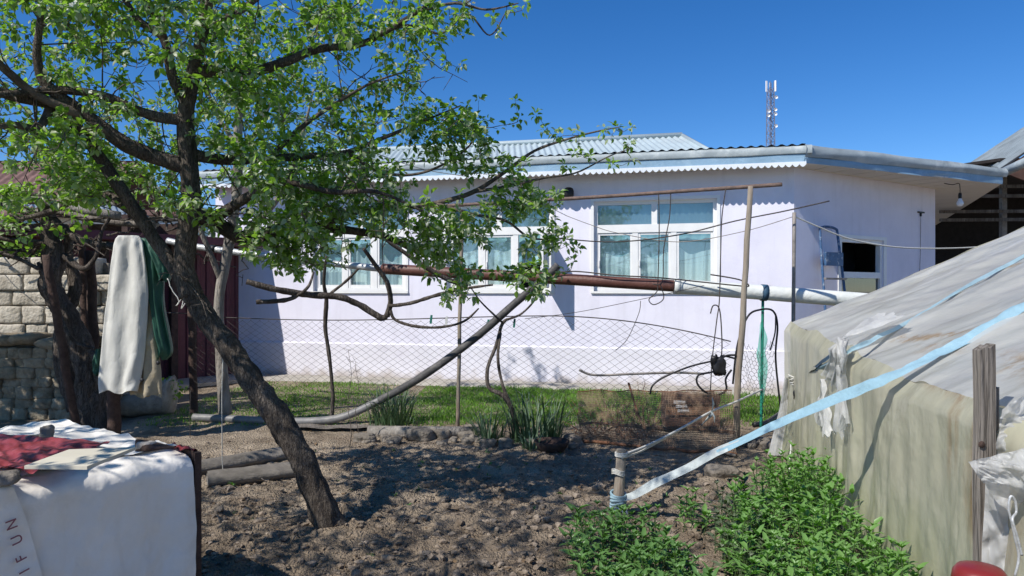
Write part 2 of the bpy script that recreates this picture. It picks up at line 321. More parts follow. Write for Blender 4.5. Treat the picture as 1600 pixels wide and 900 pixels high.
def plastic_film(name, col, stain, transl=.22, lowgreen=False, clear=.12, st=(3.2,3.2,.6)):
    m = bpy.data.materials.new(name); m.use_nodes = True; n = m.node_tree.nodes; l = m.node_tree.links
    b = n['Principled BSDF']; b.inputs['Roughness'].default_value = .26; b.inputs['Specular IOR Level'].default_value = .6
    tc = n.new('ShaderNodeTexCoord'); mp = n.new('ShaderNodeMapping'); mp.inputs['Scale'].default_value = st; l.new(tc.outputs['Object'], mp.inputs[0])
    no = n.new('ShaderNodeTexNoise'); no.inputs['Scale'].default_value = 2.0; no.inputs['Detail'].default_value = 9; l.new(mp.outputs[0], no.inputs[0])
    rp = n.new('ShaderNodeValToRGB'); rp.color_ramp.elements[0].position = .3; rp.color_ramp.elements[1].position = .7
    rp.color_ramp.elements[0].color = (*[c*.90 for c in col],1); rp.color_ramp.elements[1].color = (*[min(1,c*1.08) for c in col],1)
    l.new(no.outputs[0], rp.inputs[0]); out = rp.outputs[0]
    if lowgreen:                                     # algae film on the lower wall
        sp = n.new('ShaderNodeSeparateXYZ'); l.new(tc.outputs['Object'], sp.inputs[0])
        ad = n.new('ShaderNodeMath'); ad.operation = 'MULTIPLY_ADD'; l.new(no.outputs[0], ad.inputs[0]); ad.inputs[1].default_value = .9; l.new(sp.outputs[2], ad.inputs[2])
        r3 = n.new('ShaderNodeValToRGB'); r3.color_ramp.elements[0].position = .55; r3.color_ramp.elements[0].color = (.85,.85,.85,1); r3.color_ramp.elements[1].position = 1.45; r3.color_ramp.elements[1].color = (0,0,0,1)
        l.new(ad.outputs[0], r3.inputs[0])
        m3 = n.new('ShaderNodeMixRGB'); l.new(r3.outputs[0], m3.inputs[0]); l.new(out, m3.inputs[1]); m3.inputs[2].default_value = (.47,.475,.28,1); out = m3.outputs[0]
    mp2 = n.new('ShaderNodeMapping'); mp2.inputs['Scale'].default_value = (5,5,.9); l.new(tc.outputs['Object'], mp2.inputs[0])
    n2 = n.new('ShaderNodeTexNoise'); n2.inputs['Scale'].default_value = 1.3; n2.inputs['Detail'].default_value = 8; n2.inputs['Roughness'].default_value = .7; l.new(mp2.outputs[0], n2.inputs[0])
    at = n.new('ShaderNodeAttribute'); at.attribute_name = 'stain'
    mu = n.new('ShaderNodeMath'); mu.operation = 'MULTIPLY'; l.new(at.outputs['Fac'], mu.inputs[0])
    r2 = n.new('ShaderNodeValToRGB'); r2.color_ramp.elements[0].position = .42; r2.color_ramp.elements[1].position = .58; l.new(n2.outputs[0], r2.inputs[0])
    l.new(r2.outputs[0], mu.inputs[1])
    mx = n.new('ShaderNodeMixRGB'); l.new(mu.outputs[0], mx.inputs[0]); l.new(out, mx.inputs[1]); mx.inputs[2].default_value = (*stain,1); out = mx.outputs[0]
    l.new(out, b.inputs['Base Color'])
    bn = n.new('ShaderNodeTexNoise'); bn.inputs['Scale'].default_value = 7; bn.inputs['Detail'].default_value = 7; l.new(tc.outputs['Object'], bn.inputs[0])
    bu = n.new('ShaderNodeBump'); bu.inputs['Strength'].default_value = .45; bu.inputs['Distance'].default_value = .03; l.new(bn.outputs[0], bu.inputs['Height']); l.new(bu.outputs[0], b.inputs['Normal'])
    tr = n.new('ShaderNodeBsdfTranslucent'); l.new(out, tr.inputs[0])
    ms = n.new('ShaderNodeMixShader'); ms.inputs[0].default_value = transl; l.new(b.outputs[0], ms.inputs[1]); l.new(tr.outputs[0], ms.inputs[2])
    tp = n.new('ShaderNodeBsdfTransparent'); m4 = n.new('ShaderNodeMixShader'); m4.inputs[0].default_value = clear; l.new(ms.outputs[0], m4.inputs[1]); l.new(tp.outputs[0], m4.inputs[2]); l.new(m4.outputs[0], n['Material Output'].inputs[0])
    return m
M['filmwall'] = plastic_film('dirty_film_wall', (.66,.635,.47), (.42,.28,.15), .40, True, .16)
M['filmroof'] = plastic_film('dirty_film_roof', (.74,.745,.71), (.52,.36,.20), .36, False, .30, (.9,.9,.9))
M['filmclear'] = plastic_film('clean_film', (.68,.68,.66), (.4,.35,.3), .40, False, .25)
M['filmclear'].node_tree.nodes['Principled BSDF'].inputs['Roughness'].default_value = .42

def creases(m, scale, stretch, width, bump, dist=.01, col=None, warp=.25):
    n = m.node_tree.nodes; l = m.node_tree.links; b = n['Principled BSDF']
    tc = n.new('ShaderNodeTexCoord'); mp = n.new('ShaderNodeMapping'); mp.inputs['Scale'].default_value = stretch; l.new(tc.outputs['Object'], mp.inputs[0])
    no = n.new('ShaderNodeTexNoise'); no.inputs['Scale'].default_value = scale*.6; no.inputs['Detail'].default_value = 4; l.new(mp.outputs[0], no.inputs[0])
    mx = n.new('ShaderNodeMixRGB'); mx.inputs[0].default_value = warp; l.new(mp.outputs[0], mx.inputs[1]); l.new(no.outputs['Color'], mx.inputs[2])
    vo = n.new('ShaderNodeTexVoronoi'); vo.feature = 'DISTANCE_TO_EDGE'; vo.inputs['Scale'].default_value = scale; l.new(mx.outputs[0], vo.inputs['Vector'])
    mr = n.new('ShaderNodeMapRange'); mr.inputs[1].default_value = 0; mr.inputs[2].default_value = width; l.new(vo.outputs['Distance'], mr.inputs[0])
    bu = n.new('ShaderNodeBump'); bu.inputs['Strength'].default_value = bump; bu.inputs['Distance'].default_value = dist; l.new(mr.outputs[0], bu.inputs['Height'])
    if b.inputs['Normal'].links: l.new(b.inputs['Normal'].links[0].from_socket, bu.inputs['Normal'])
    l.new(bu.outputs[0], b.inputs['Normal'])
    if col:
        src = b.inputs['Base Color'].links[0].from_socket; iv = n.new('ShaderNodeMath'); iv.operation = 'SUBTRACT'; iv.inputs[0].default_value = 1; l.new(mr.outputs[0], iv.inputs[1])
        m2 = n.new('ShaderNodeMixRGB'); l.new(iv.outputs[0], m2.inputs[0]); l.new(src, m2.inputs[1]); m2.inputs[2].default_value = (*col,1); l.new(m2.outputs[0], b.inputs['Base Color'])
creases(M['bark'], 34, (1,1,.22), .10, .7, .012, (.062,.05,.042), .3)
creases(M['vinebark'], 32, (1,1,.10), .12, .7, .012, (.065,.052,.044), .25)
creases(M['filmwall'], 2.2, (1.2,1.2,.55), .35, .5, .03)
creases(M['filmroof'], 1.6, (1.0,1.4,1.0), .30, .45, .03)
creases(M['filmclear'], 5, (1,1,.8), .4, .8, .03)
creases(M['bag'], 2.6, (1,1,.8), .30, .5, .02)
creases(M['coat'], 4, (1.2,1.2,.5), .4, .5, .02)
creases(M['redtarp'], 6, (1,1,1), .3, .6, .02)
creases(M['oldwood'], 40, (1,1,.04), .10, .5, .006, (.10,.085,.07), .05)
# ------------------------------------------------------------------ ground
def gz(x, y):
    z = .02*nz(x*.5, y*.5, 3)
    k = 1.0 if y < 6.2 else max(.35, 1-(y-6.2)*.35)
    if x > .6: k *= .7
    if -6 < x < 6 and y < 9:
        z += k*(.045*nz(x*2.1, y*2.6, 1) + .05*abs(nz(x*5, y*6, 5)) + .034*nz(x*11, y*12, 9) + .020*nz(x*24, y*25, 2))
    z += .045*math.exp(-((x+1.17)**2+(y-4.88)**2)/.05)*(1+.8*nz(x*9,y*9,4))
    if y > 8.45: z += .05*min(1, (y-8.45)/.25) * (1 if x > -4.6 else .3)
    return z
def axis(lo, hi, step, far):
    a = list(np.arange(lo, hi+1e-6, step)); g = step; x = hi
    while x < far: g *= 1.35; x += g; a.append(x)
    g = step; x = lo; b = []
    while x > -far: g *= 1.35; x -= g; b.append(x)
    return b[::-1] + a
gx = axis(-4.2, 3.2, .028, 900); gy = axis(2.6, 9.2, .028, 900)
mb = MB()
for y in gy:
    for x in gx: mb.v.append((x, y, gz(x, y)))
nx = len(gx)
for j in range(len(gy)-1):
    for i in range(nx-1):
        a = j*nx+i; mb.f.append((a, a+1, a+nx+1, a+nx)); mb.r.append(.5)
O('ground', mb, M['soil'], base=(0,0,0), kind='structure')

# loose clods and crumbs of soil
mb = MB(); rs = random.Random(3)
for i in range(5200):
    x = rs.uniform(-3.2, 1.6); y = 3.9 + (rs.random()**1.5)*4.2
    s = rs.choice([.008,.010,.012,.014,.018,.018,.025,.03,.05]) * rs.uniform(.6,1.25) * (1 if y < 6.3 else .6)
    stone(mb, (x, y, gz(x,y)+s*.15), (s*1.3, s, s*.8), i, .25, .55, rs.uniform(0,6), ICO1)
O('soil_clods', mb, M['clod'], smooth=False, base=(0,0,0), kind='stuff', label='loose brown clods of dug soil', category='soil')
# dry straw litter scattered on the soil
mb = MB()
for i in range(1500):
    x = rs.uniform(-2.8, 2.0); y = 4.3 + rs.random()*4.0; a = rs.uniform(0,6.3); L = rs.uniform(.03,.11)
    z = gz(x,y)+.008; d = V((math.cos(a), math.sin(a), rs.uniform(-.1,.2)))*L
    q = V((-math.sin(a), math.cos(a), 0))*.0022
    p = V((x,y,z)); mb.add([p-q, p+q, p+d+q*.4, p+d-q*.4], [(0,1,2,3)], rs.random())
O('straw_litter', mb, M['drygrass'], smooth=False, rnd=True, base=(0,0,0), kind='stuff', label='dry straw bits strewn over the dug soil', category='straw')

mb = MB()                                            # dead leaves on the soil
for i in range(420):
    x = rs.uniform(-2.8, 1.6); y = 4.0 + rs.random()*4.4; a = rs.uniform(0,6.3); L = rs.uniform(.02,.05); d = V((math.cos(a), math.sin(a), rs.uniform(-.2,.4)))*L; q = V((-math.sin(a), math.cos(a), rs.uniform(-.3,.3)))*L*.3
    p = V((x,y,gz(x,y)+.012)); mb.add([p, p+d*.5+q, p+d, p+d*.5-q], [(0,1,3),(1,2,3)], rs.random())
O('dead_leaves', mb, M['drygrass'], smooth=False, rnd=True, base=(0,0,0), kind='stuff', label='small dead leaves scattered on the bare soil', category='dead leaves')
# ------------------------------------------------------------------ house
TH = R(13.4); KC = V((4.33, 11.30, 0))
UD = V((-math.cos(TH), math.sin(TH), 0)); ND = V((-math.sin(TH), -math.cos(TH), 0)); Z = V((0,0,1))
def wu(px):
    r = (px-800)/FPX; return (KC.x - r*KC.y)/(math.cos(TH) + r*math.sin(TH))
def wp(u, z, out=0.0): return KC + UD*u + Z*z + ND*out
ULEN = 10.1; ZT = 3.52
SA = R(34); SD = V((math.cos(SA), math.sin(SA), 0)); SN = V((math.sin(SA), -math.cos(SA), 0)); SLEN = 4.27
def sp_(t, z, out=0.0): return KC + SD*t + Z*z + SN*out
def st(px):
    r = (px-800)/FPX; return (r*KC.y - KC.x)/(SD.x - r*SD.y)
house = E('lavender_house', KC, 'long single storey lavender plastered house with white windows and tin roof', 'house')
ZB, ZW = 1.60, 3.06
wins = [(wu(1120), wu(928)), (wu(862), wu(698)), (wu(634), wu(490))]
def wall_with_holes(mb, pt, length, zb, zt, holes, inward, depth=.14):
    us = sorted(set([0, length] + [h[0] for h in holes] + [h[1] for h in holes]))
    zs = sorted(set([zb, zt] + [h[2] for h in holes] + [h[3] for h in holes]))
    for i in range(len(us)-1):
        for j in range(len(zs)-1):
            uc, zc = (us[i]+us[i+1])/2, (zs[j]+zs[j+1])/2
            if any(h[0] < uc < h[1] and h[2] < zc < h[3] for h in holes): continue
            mb.add([pt(us[i],zs[j]), pt(us[i+1],zs[j]), pt(us[i+1],zs[j+1]), pt(us[i],zs[j+1])], [(0,1,2,3)])
    for (a,b,c,d) in holes:
        q = lambda u,z,o: pt(u,z,o)
        for (e,f) in (((a,c),(b,c)), ((b,c),(b,d)), ((b,d),(a,d)), ((a,d),(a,c))):
            mb.add([q(*e,0), q(*f,0), q(*f,-depth), q(*e,-depth)], [(0,1,2,3)])
mb = MB()
wall_with_holes(mb, wp, ULEN, .0, ZT, [(a,b,ZB,ZW) for a,b in wins], -1)
swin = (st(1314), st(1380), 1.15, 2.47)
wall_with_holes(mb, sp_, SLEN, .0, ZT, [swin], -1)
# hidden walls closing the body
pB = wp(ULEN,0)+V((1.5,7,0)); pC = sp_(SLEN,0)+V((1.2,6.5,0))
for a, b in ((wp(ULEN,0), pB), (pB, pC), (pC, sp_(SLEN,0))):
    mb.add([a, b, b+Z*ZT, a+Z*ZT], [(0,1,2,3)])
mb.add([wp(ULEN,ZT), wp(0,ZT), sp_(SLEN,ZT), pC+Z*ZT, pB+Z*ZT], [(0,1,2,3,4)])
O('wall', mb, M['lav'], house, smooth=False)
# plinth: slightly proud
mb = MB(); ZP = .69
mb.add([wp(-.03,0,.03), wp(ULEN,0,.03), wp(ULEN,ZP-.02,.03), wp(-.03,ZP-.02,.03)], [(0,1,2,3)])
mb.add([wp(-.03,ZP-.02,.03), wp(ULEN,ZP-.02,.03), wp(ULEN,ZP,.001), wp(-.03,ZP,.001)], [(0,1,2,3)])
mb.add([sp_(0,0,.03), sp_(SLEN,0,.03), sp_(SLEN,ZP,.03), sp_(0,ZP,.03)], [(0,1,2,3)])
m = M['plinth']; n = m.node_tree.nodes; l = m.node_tree.links; b = n['Principled BSDF']; src = b.inputs['Base Color'].links[0].from_socket
tc = n.new('ShaderNodeTexCoord'); sx = n.new('ShaderNodeSeparateXYZ'); l.new(tc.outputs['Object'], sx.inputs[0]); no = n.new('ShaderNodeTexNoise'); no.inputs['Scale'].default_value = 5; no.inputs['Detail'].default_value = 9; l.new(tc.outputs['Object'], no.inputs[0])
ma = n.new('ShaderNodeMath'); ma.operation = 'MULTIPLY_ADD'; l.new(no.outputs[0], ma.inputs[0]); ma.inputs[1].default_value = .5; l.new(sx.outputs[2], ma.inputs[2])
r_ = n.new('ShaderNodeValToRGB'); r_.color_ramp.elements[0].position = .3; r_.color_ramp.elements[0].color = (.75,.75,.75,1); r_.color_ramp.elements[1].position = .5; r_.color_ramp.elements[1].color = (0,0,0,1); l.new(ma.outputs[0], r_.inputs[0])
mx = n.new('ShaderNodeMixRGB'); l.new(r_.outputs[0], mx.inputs[0]); l.new(src, mx.inputs[1]); mx.inputs[2].default_value = (.42,.36,.30,1); l.new(mx.outputs[0], b.inputs['Base Color'])
O('plinth', mb, M['plinth'], house, smooth=False)

def fbar(mb, pt, u0, u1, z0, z1, o0, o1):
    a = pt(u0,z0,o0); mb.obox(a, pt(u1,z0,o0)-a, pt(u0,z1,o0)-a, pt(u0,z0,o1)-a)
def curtain(mb, pt, u0, u1, z0, z1, off, amp, wv, ph, topdip=0.0):
    n = max(10, int((u1-u0)*60))
    def fn(i, j):
        u = u0+(u1-u0)*i
        zt = z1 - topdip*(math.sin(i*math.pi*1.0)**2) - topdip*.25*math.sin(i*9+ph)
        z = z0+(zt-z0)*j
        return pt(u, z, off + amp*math.sin(u*wv+ph+.5*math.sin(u*7+z*2.0)) + amp*.5*math.sin(u*wv*2.3+z*1.6))
    mb.grid(fn, n, 14)
FW = .055
def window(u0, u1, layout, open_right=False, seed=0):
    o0, o1 = -.12, -.05
    f = MB()
    for (a,b,c,d) in ((u0,u0+FW,ZB,ZW),(u1-FW,u1,ZB,ZW),(u0+FW,u1-FW,ZB,ZB+FW),(u0+FW,u1-FW,ZW-FW,ZW)): fbar(f, wp, a,b,c,d,o0,o1)
    zt0, zt1 = 2.55, 2.68
    fbar(f, wp, u0+FW, u1-FW, zt0, zt1, o0, o1+.008)
    W = u1-u0-2*FW; um = u0+FW+W*.5
    fbar(f, wp, um-.045, um+.045, zt1, ZW-FW, o0, o1)
    mull = [u0+FW+W/3, u0+FW+2*W/3]
    for m_ in mull: fbar(f, wp, m_-.045, m_+.045, ZB+FW, zt0, o0, o1)
    # white surround moulding on the plaster
    for (a,b,c,d) in ((u0-.05,u0-.001,ZB+.001,ZW+.05),(u1+.001,u1+.05,ZB+.001,ZW+.05),(u0-.001,u1+.001,ZW+.001,ZW+.05)): fbar(f, wp, a,b,c,d,.002,.02)
    fr = O('window', f, M['paint'], house, smooth=False)
    s = MB(); fbar(s, wp, u0-.05, u1+.05, ZB-.035, ZB, -.11, .035); O('sill', s, M['paint'], fr, smooth=False)
    cells = [(u0+FW, mull[0]-.045), (mull[0]+.045, mull[1]-.045), (mull[1]+.045, u1-FW)]
    for k, (a,b) in enumerate(cells):
        if open_right and k == 0:
            sw = (b-a); H0, H1 = ZB+FW+.01, zt0-.01       # sash hinged on the right jamb, swung out square to the wall
            hp = wp(a-.0, 0, .03)
            def sq(t, z, th): return hp + ND*t + UD*th*1 + Z*z + UD*(-.02)
            sf = MB()
            for (t0,t1,z0,z1) in ((0,.07,H0,H1),(sw-.07,sw,H0,H1),(.07,sw-.07,H0,H0+.08),(.07,sw-.07,H1-.07,H1)):
                o_ = sq(t0,z0,0); sf.obox(o_, sq(t1,z0,0)-o_, sq(t0,z1,0)-o_, sq(t0,z0,.045)-o_)
            so = O('open_sash', sf, M['paint'], fr, smooth=False)
            g = MB(); g.add([sq(.06,H0+.07,.02), sq(sw-.06,H0+.07,.02), sq(sw-.06,H1-.06,.02), sq(.06,H1-.06,.02)], [(0,1,2,3)])
            O('pane', g, M['pane'], fr, smooth=False)
        else:
            sf = MB(); sb = .04
            for (x0,x1,z0,z1) in ((a,a+sb,ZB+FW,zt0),(b-sb,b,ZB+FW,zt0),(a+sb,b-sb,ZB+FW,ZB+FW+sb+.02),(a+sb,b-sb,zt0-sb,zt0)): fbar(sf, wp, x0+.002,x1-.002,z0+.002,z1-.002,-.105,-.06)
            if k == 2 or k==1: fbar(sf, wp, b-.03, b-.012, 2.0, 2.1, -.06, -.035)
            O('sash', sf, M['paint'], fr, smooth=False)
            g = MB(); g.add([wp(a+.02,ZB+FW+.02,-.085), wp(b-.02,ZB+FW+.02,-.085), wp(b-.02,zt0-.02,-.085), wp(a+.02,zt0-.02,-.085)], [(0,1,2,3)])
            O('pane', g, M['pane'], fr, smooth=False)
            c = MB(); curtain(c, wp, a+.0, b-.03, ZB+.03, zt0-.20+.14*random.uniform(-1,1), -.17, .022, 26+16*random.random(), seed+k*1.7, .05+.10*random.random())
            O('curtain', c, M['curtain'], fr)
    for (a,b) in ((u0+FW, um-.045),(um+.045, u1-FW)):
        g = MB(); g.add([wp(a,zt1,-.085), wp(b,zt1,-.085), wp(b,ZW-FW,-.085), wp(a,ZW-FW,-.085)], [(0,1,2,3)])
        O('pane', g, M['pane'], fr, smooth=False)
    c = MB(); curtain(c, wp, u0, u1, zt0-.5, ZW+.05, -.30, .012, 20, seed); O('blind', c, M['blind'], fr)
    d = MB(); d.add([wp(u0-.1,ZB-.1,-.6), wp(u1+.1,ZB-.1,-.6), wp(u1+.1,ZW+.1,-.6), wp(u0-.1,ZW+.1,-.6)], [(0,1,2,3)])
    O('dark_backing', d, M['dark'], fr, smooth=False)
    return fr
window(*wins[0], 0, seed=1); window(*wins[1], 0, True, seed=4); window(*wins[2], 0, seed=8)
# side window
a,b,c,d = swin; f = MB()
for (x0,x1,z0,z1) in ((a,a+.06,c,d),(b-.06,b,c,d),(a+.06,b-.06,d-.06,d),(a+.06,b-.06,1.82,1.92),(a+.06,b-.06,c,c+.06)): fbar(f, sp_, x0,x1,z0,z1,-.1,-.02)
for (x0,x1,z0,z1) in ((a-.09,a-.001,c-.05,d+.06),(b+.001,b+.09,c-.05,d+.06),(a-.001,b+.001,d+.001,d+.06)): fbar(f, sp_, x0,x1,z0,z1,.002,.015)
sw_ = O('window', f, M['paint'], house, smooth=False)
g = MB(); g.add([sp_(a+.06,c+.06,-.06), sp_(b-.06,c+.06,-.06), sp_(b-.06,1.82,-.06), sp_(a+.06,1.82,-.06)], [(0,1,2,3)]); O('pane', g, M['panedark'], sw_, smooth=False)
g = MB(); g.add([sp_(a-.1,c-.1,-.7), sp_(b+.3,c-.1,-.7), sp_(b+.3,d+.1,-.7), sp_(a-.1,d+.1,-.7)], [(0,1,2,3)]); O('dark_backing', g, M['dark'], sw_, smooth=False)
g = MB(); fbar(g, sp_, a+.07, a+.13, 1.95, 2.4, -.3, -.12); O('inner_sash', g, M['paint'], sw_, smooth=False)

# eaves
OV = .36; ZE = 3.50
EC = wp(-.12, 0, OV)                                # outer corner of the eaves
TIP = P(1566, 283, 13.0); TIP.z = 0
BACK = P(1462, 352, 21.2); BACK.z = 0
mb = MB()                                            # soffit boards on the side, with gaps between the boards
A0 = wp(-.0, 0, .0)
nb = 14
inner = [sp_(SLEN*k/9, 0) for k in range(10)]
for k in range(9):
    o0 = EC.lerp(TIP, k/9+.003); o1 = EC.lerp(TIP, (k+1)/9-.003)
    i0 = inner[k].lerp(inner[k+1], .03); i1 = inner[k].lerp(inner[k+1], .97)
    mb.poly([o0+Z*ZE, o1+Z*ZE, i1+Z*ZE, i0+Z*ZE], (0,0,.02))
mb.poly([TIP+Z*ZE, BACK+Z*ZE, (sp_(SLEN,0)+BACK-TIP)+Z*ZE, sp_(SLEN,ZE)], (0,0,.02))
mb.poly([EC+Z*ZE, wp(0,ZE,0), wp(ULEN,ZE,0), wp(ULEN,ZE,OV)], (0,0,.02))
O('soffit', mb, M['soffit'], house, smooth=False)
mb = MB()                                            # blue fascia board along the front
mb.obox(wp(-.12,3.50,OV), UD*(ULEN+.2), ND*.025, Z*.135); O('fascia', mb, M['bluefascia'], house, smooth=False)
mb = MB(); nsc = 106                                 # scalloped tin valance
for k in range(nsc):
    u0 = -.12 + (ULEN+.2)*k/nsc; u1 = -.12 + (ULEN+.2)*(k+1)/nsc
    pts = [wp(u0,3.522,OV+.03), wp(u1,3.522,OV+.03)] + [wp(u1+(u0-u1)*q/6, 3.485-.042*math.sin(math.pi*q/6), OV+.03) for q in range(7)]
    mb.poly(pts, ND*.006)
O('valance', mb, M['valance'], house, smooth=False)
mb = MB()                                            # folded tin drip edge above the board
prof = [(.0,3.637),(.038,3.634),(.046,3.65),(.042,3.752),(.0,3.772)]
def edge(i, j):
    q = j*(len(prof)-1); k = min(int(q), len(prof)-2); fr_ = q-k
    o = prof[k][0]+(prof[k+1][0]-prof[k][0])*fr_; z = prof[k][1]+(prof[k+1][1]-prof[k][1])*fr_
    return wp(-.2+(ULEN+.3)*i, z+.012*nz(i*14,0,j), OV+o+.008*nz(i*22,j,3))
mb.grid(edge, 90, 8); O('roof_edge', mb, M['greytin'], house)
# side fascia: two tin strips, the upper one wavy and wider
def strip(p0, p1, z0a, z1a, z0b, z1b, out, w1, seed, nseg=40):
    dirn = (p1-p0).normalized(); nn = V((dirn.y, -dirn.x, 0)); m_ = MB()
    def fn(i, j):
        p = p0.lerp(p1, i); za = z0a+(z0b-z0a)*i; zb = z1a+(z1b-z1a)*i
        return p + nn*(out + w1*math.sin(j*math.pi)+.02*nz(i*7+seed, j*2, 1)) + Z*(za+(zb-za)*j + .02*nz(i*5+seed, 4, j))
    m_.grid(fn, nseg, 6); return m_
EC2 = EC + (TIP-EC)*(-.01)
O('side_fascia', strip(EC2, TIP, 3.50, 3.60, 3.49, 3.66, .005, .005, 2), M['bluefascia'], house)
O('side_roof_edge', strip(EC2, TIP+(TIP-EC)*.02, 3.585, 3.775, 3.62, 3.77, .02, .03, 5), M['greytin'], house)
# low front roof of old corrugated sheet
def corr(pt00, pt10, pt01, pt11, waves, amp, nper=6, rows=2):
    m_ = MB(); a,b,c,d = map(V, (pt00,pt10,pt01,pt11)); nrm = (b-a).cross(c-a).normalized()
    if nrm.z < 0: nrm = -nrm
    def fn(i, j):
        p = a.lerp(b,i).lerp(c.lerp(d,i), j); return p + nrm*amp*math.sin(i*waves*2*math.pi)
    m_.grid(fn, waves*nper, rows); return m_
back = -2.6
O('front_roof', corr(wp(-.1,3.775,OV+.05), wp(ULEN,3.775,OV+.05), wp(-.1,4.05,back), wp(ULEN,4.05,back), 70, .014), M['slate'], house)
m_ = MB(); e0 = EC+Z*3.772; e1 = TIP+Z*3.766
m_.add([e0, e1, BACK+Z*3.9, sp_(SLEN,0)+Z*4.0+V((0,2,0)), wp(-.1,4.05,back)], [(0,1,2,3,4)])
m_.add([wp(-.1,4.05,back), wp(-.1,3.79,OV+.05), e0], [(0,1,2)])
O('side_roof', m_, M['slate'], house, smooth=False)
# upper hip roof of pale tin
RZ = P(1066, 213, 16.6); RL = RZ + UD*8.6
hb = 3.9
cR = wp(wu(1118)-.35, hb, -1.9); cL = wp(ULEN-.5, hb, -1.9)
cRb = cR + V((2.2,6.2,0))*1.0; cLb = cL + V((2.2,6.2,0))
O('hip_roof', corr(cR, cL, RZ, RL, 64, .02, 6, 2), M['roofmetal'], house)
mb = MB(); mb.add([cR, cRb, RZ], [(0,1,2)]); mb.add([cRb, cLb, RL, RZ], [(0,1,2,3)]); mb.add([cL, RL, cLb], [(0,1,2)]); O('hip_end', mb, M['roofmetal'], house, smooth=False)
mb = MB(); mb.tube([RZ+Z*.03, RL+Z*.03], .06, 6); mb.tube([RZ+Z*.02, cR+Z*.02], .05, 6); O('ridge_cap', mb, M['roofmetal'], house)

# little fittings on the house
mb = MB(); c0 = wp(wu(890), 3.2, .1); stone(mb, c0, (.17,.17,.19), 3, .1, .02, ico=ICO3); 
T('wall_siren', mb, M['black'], 'round black fitting high on the lavender wall under the eaves', 'fixture')
mb = MB(); mb.tube([wp(wu(890),3.2,0.0), wp(wu(890),3.2,.1)], .02, 6); O('bracket', mb, M['black'], bpy.data.objects['wall_siren'])
bl = P(1500, 286, 12.85); bl.z = 3.497
bulb = E('light_bulb', bl, 'bare white light bulb hanging by its wire from the cream eaves boards', 'light bulb')
O('flex', wire([bl+V((-.22,.1,0)), bl+V((-.1,.05,-.03)), bl+V((-.02,0,-.015)), bl+V((.0,0,-.1)), bl+V((0,0,-.2))], .007), M['black'], bulb)
mb = MB(); mb.lathe(bl+V((0,0,-.28)), [(.0,.1),(.022,.1),(.03,.06),(.028,.0)], 14); O('socket', mb, M['black'], bulb)
mb = MB(); mb.lathe(bl+V((0,0,-.42)), [(.002,0),(.03,.006),(.05,.03),(.056,.06),(.048,.09),(.03,.12),(.026,.145)], 18); O('glass_bulb', mb, M['bulb'], bulb)
mb = MB(); t = st(1437); mb.obox(sp_(t-.09, 3.02, .005), SD*.2, SN*.03, Z*.025); mb.obox(sp_(t-.01, 2.96, .005), SD*.03, SN*.025, Z*.06)
T('wall_bracket', mb, M['black'], 'small black T shaped bracket on the shaded lavender wall', 'bracket', smooth=False)
O('thin_wire', wire([sp_(t,3.0,.02), sp_(t-.02,2.2,.02), sp_(t-.1,1.4,.02)], .004), M['wire'], bpy.data.objects['wall_bracket'])

# step ladder leaning on the side wall
la = E('step_ladder', sp_(st(1285),.05,.3), 'folded blue step ladder leaning on the shaded lavender wall', 'ladder')
tl, tr_ = st(1271), st(1301)
def lp(t, z): return sp_(t, z, .08 + .28*(1-z/2.7))
mb = MB(); tm = (tl+tr_)/2; hw = (tr_-tl)/2
pts = [lp(tl-.09,.05), lp(tl-.02,1.6), lp(tl+.02,2.45), lp(tl+.08,2.6), lp(tr_-.08,2.6), lp(tr_-.02,2.45), lp(tr_+.02,1.6), lp(tr_+.09,.05)]
mb.tube([V(p) for p in cr(pts,5)], .021, 8); O('frame', mb, M['ladderblue'], la)
mb = MB(); a0 = lp(tl+.03,2.0); mb.obox(a0, SD*(2*hw-.06), SN*.05, Z*.21); O('platform', mb, M['ladderblue'], la, smooth=False)
for zz in (1.78, 1.42, 1.05, .7, .35):
    mb = MB(); a0 = lp(tl-.02,zz); mb.obox(a0, SD*(2*hw+.04), SN*.06, Z*.03); O('tread', mb, M['steel'], la, smooth=False)

# ------------------------------------------------------------------ right hand outbuilding
ob = E('open_outbuilding', P(1560, 380, 19) * V((1,1,0)) if False else V((13.2,19.5,0)), 'dark open fronted outbuilding with tin roof at the right edge', 'outbuilding')
mb = MB()
A = P(1516,257,17.5); B_ = P(1562,263,14.2); D_ = P(1612,193,17.6); F_ = P(1600,226,14.3)
up = (D_-A); 
O('roof', corr(A, B_, A+up*3.0, B_+up*3.0, 16, .05, 6, 3), M['darktin'], ob)
mb = MB(); mb.poly([B_+V((.03,.0,-.06)), B_+up*3+V((.03,0,-.06)), B_+up*3+V((.9,.3,-.9)), B_+V((.9,.1,-.35))], (.0,.05,.0)); O('roof_batten', mb, M['rustwood'], ob, smooth=False)
g0, g1 = P(1558,274,14.0), P(1640,236,12.5)
mb = MB(); mb.tube([g0, g1], .085, 10); O('gutter', mb, M['greytin'], ob)
mb = MB(); q0 = P(1440,300,22); q1 = P(1720,300,22)
mb.obox(V((q0.x,22,0)), V((q1.x-q0.x,0,0)), V((0,.2,0)), V((0,0,5.0))); O('back_wall', mb, M['shadetin'], ob, smooth=False)
mb = MB(); mb.poly([V((9.75,14.7,4.2)), V((19,14.7,4.2)), V((19,22.4,4.55)), V((9.2,22.4,4.55)), V((9.2,16.2,4.25))], (0,0,.06)); O('ceiling', mb, M['shadetin'], ob, smooth=False)
for py in (294, 309, 333, 346):
    mb = MB(); mb.obox(P(1470,py,17), P(1640,py-1,16)-P(1470,py,17), V((0,.06,0)), V((0,0,.07))); O('rail', mb, M['oldwood'], ob, smooth=False)
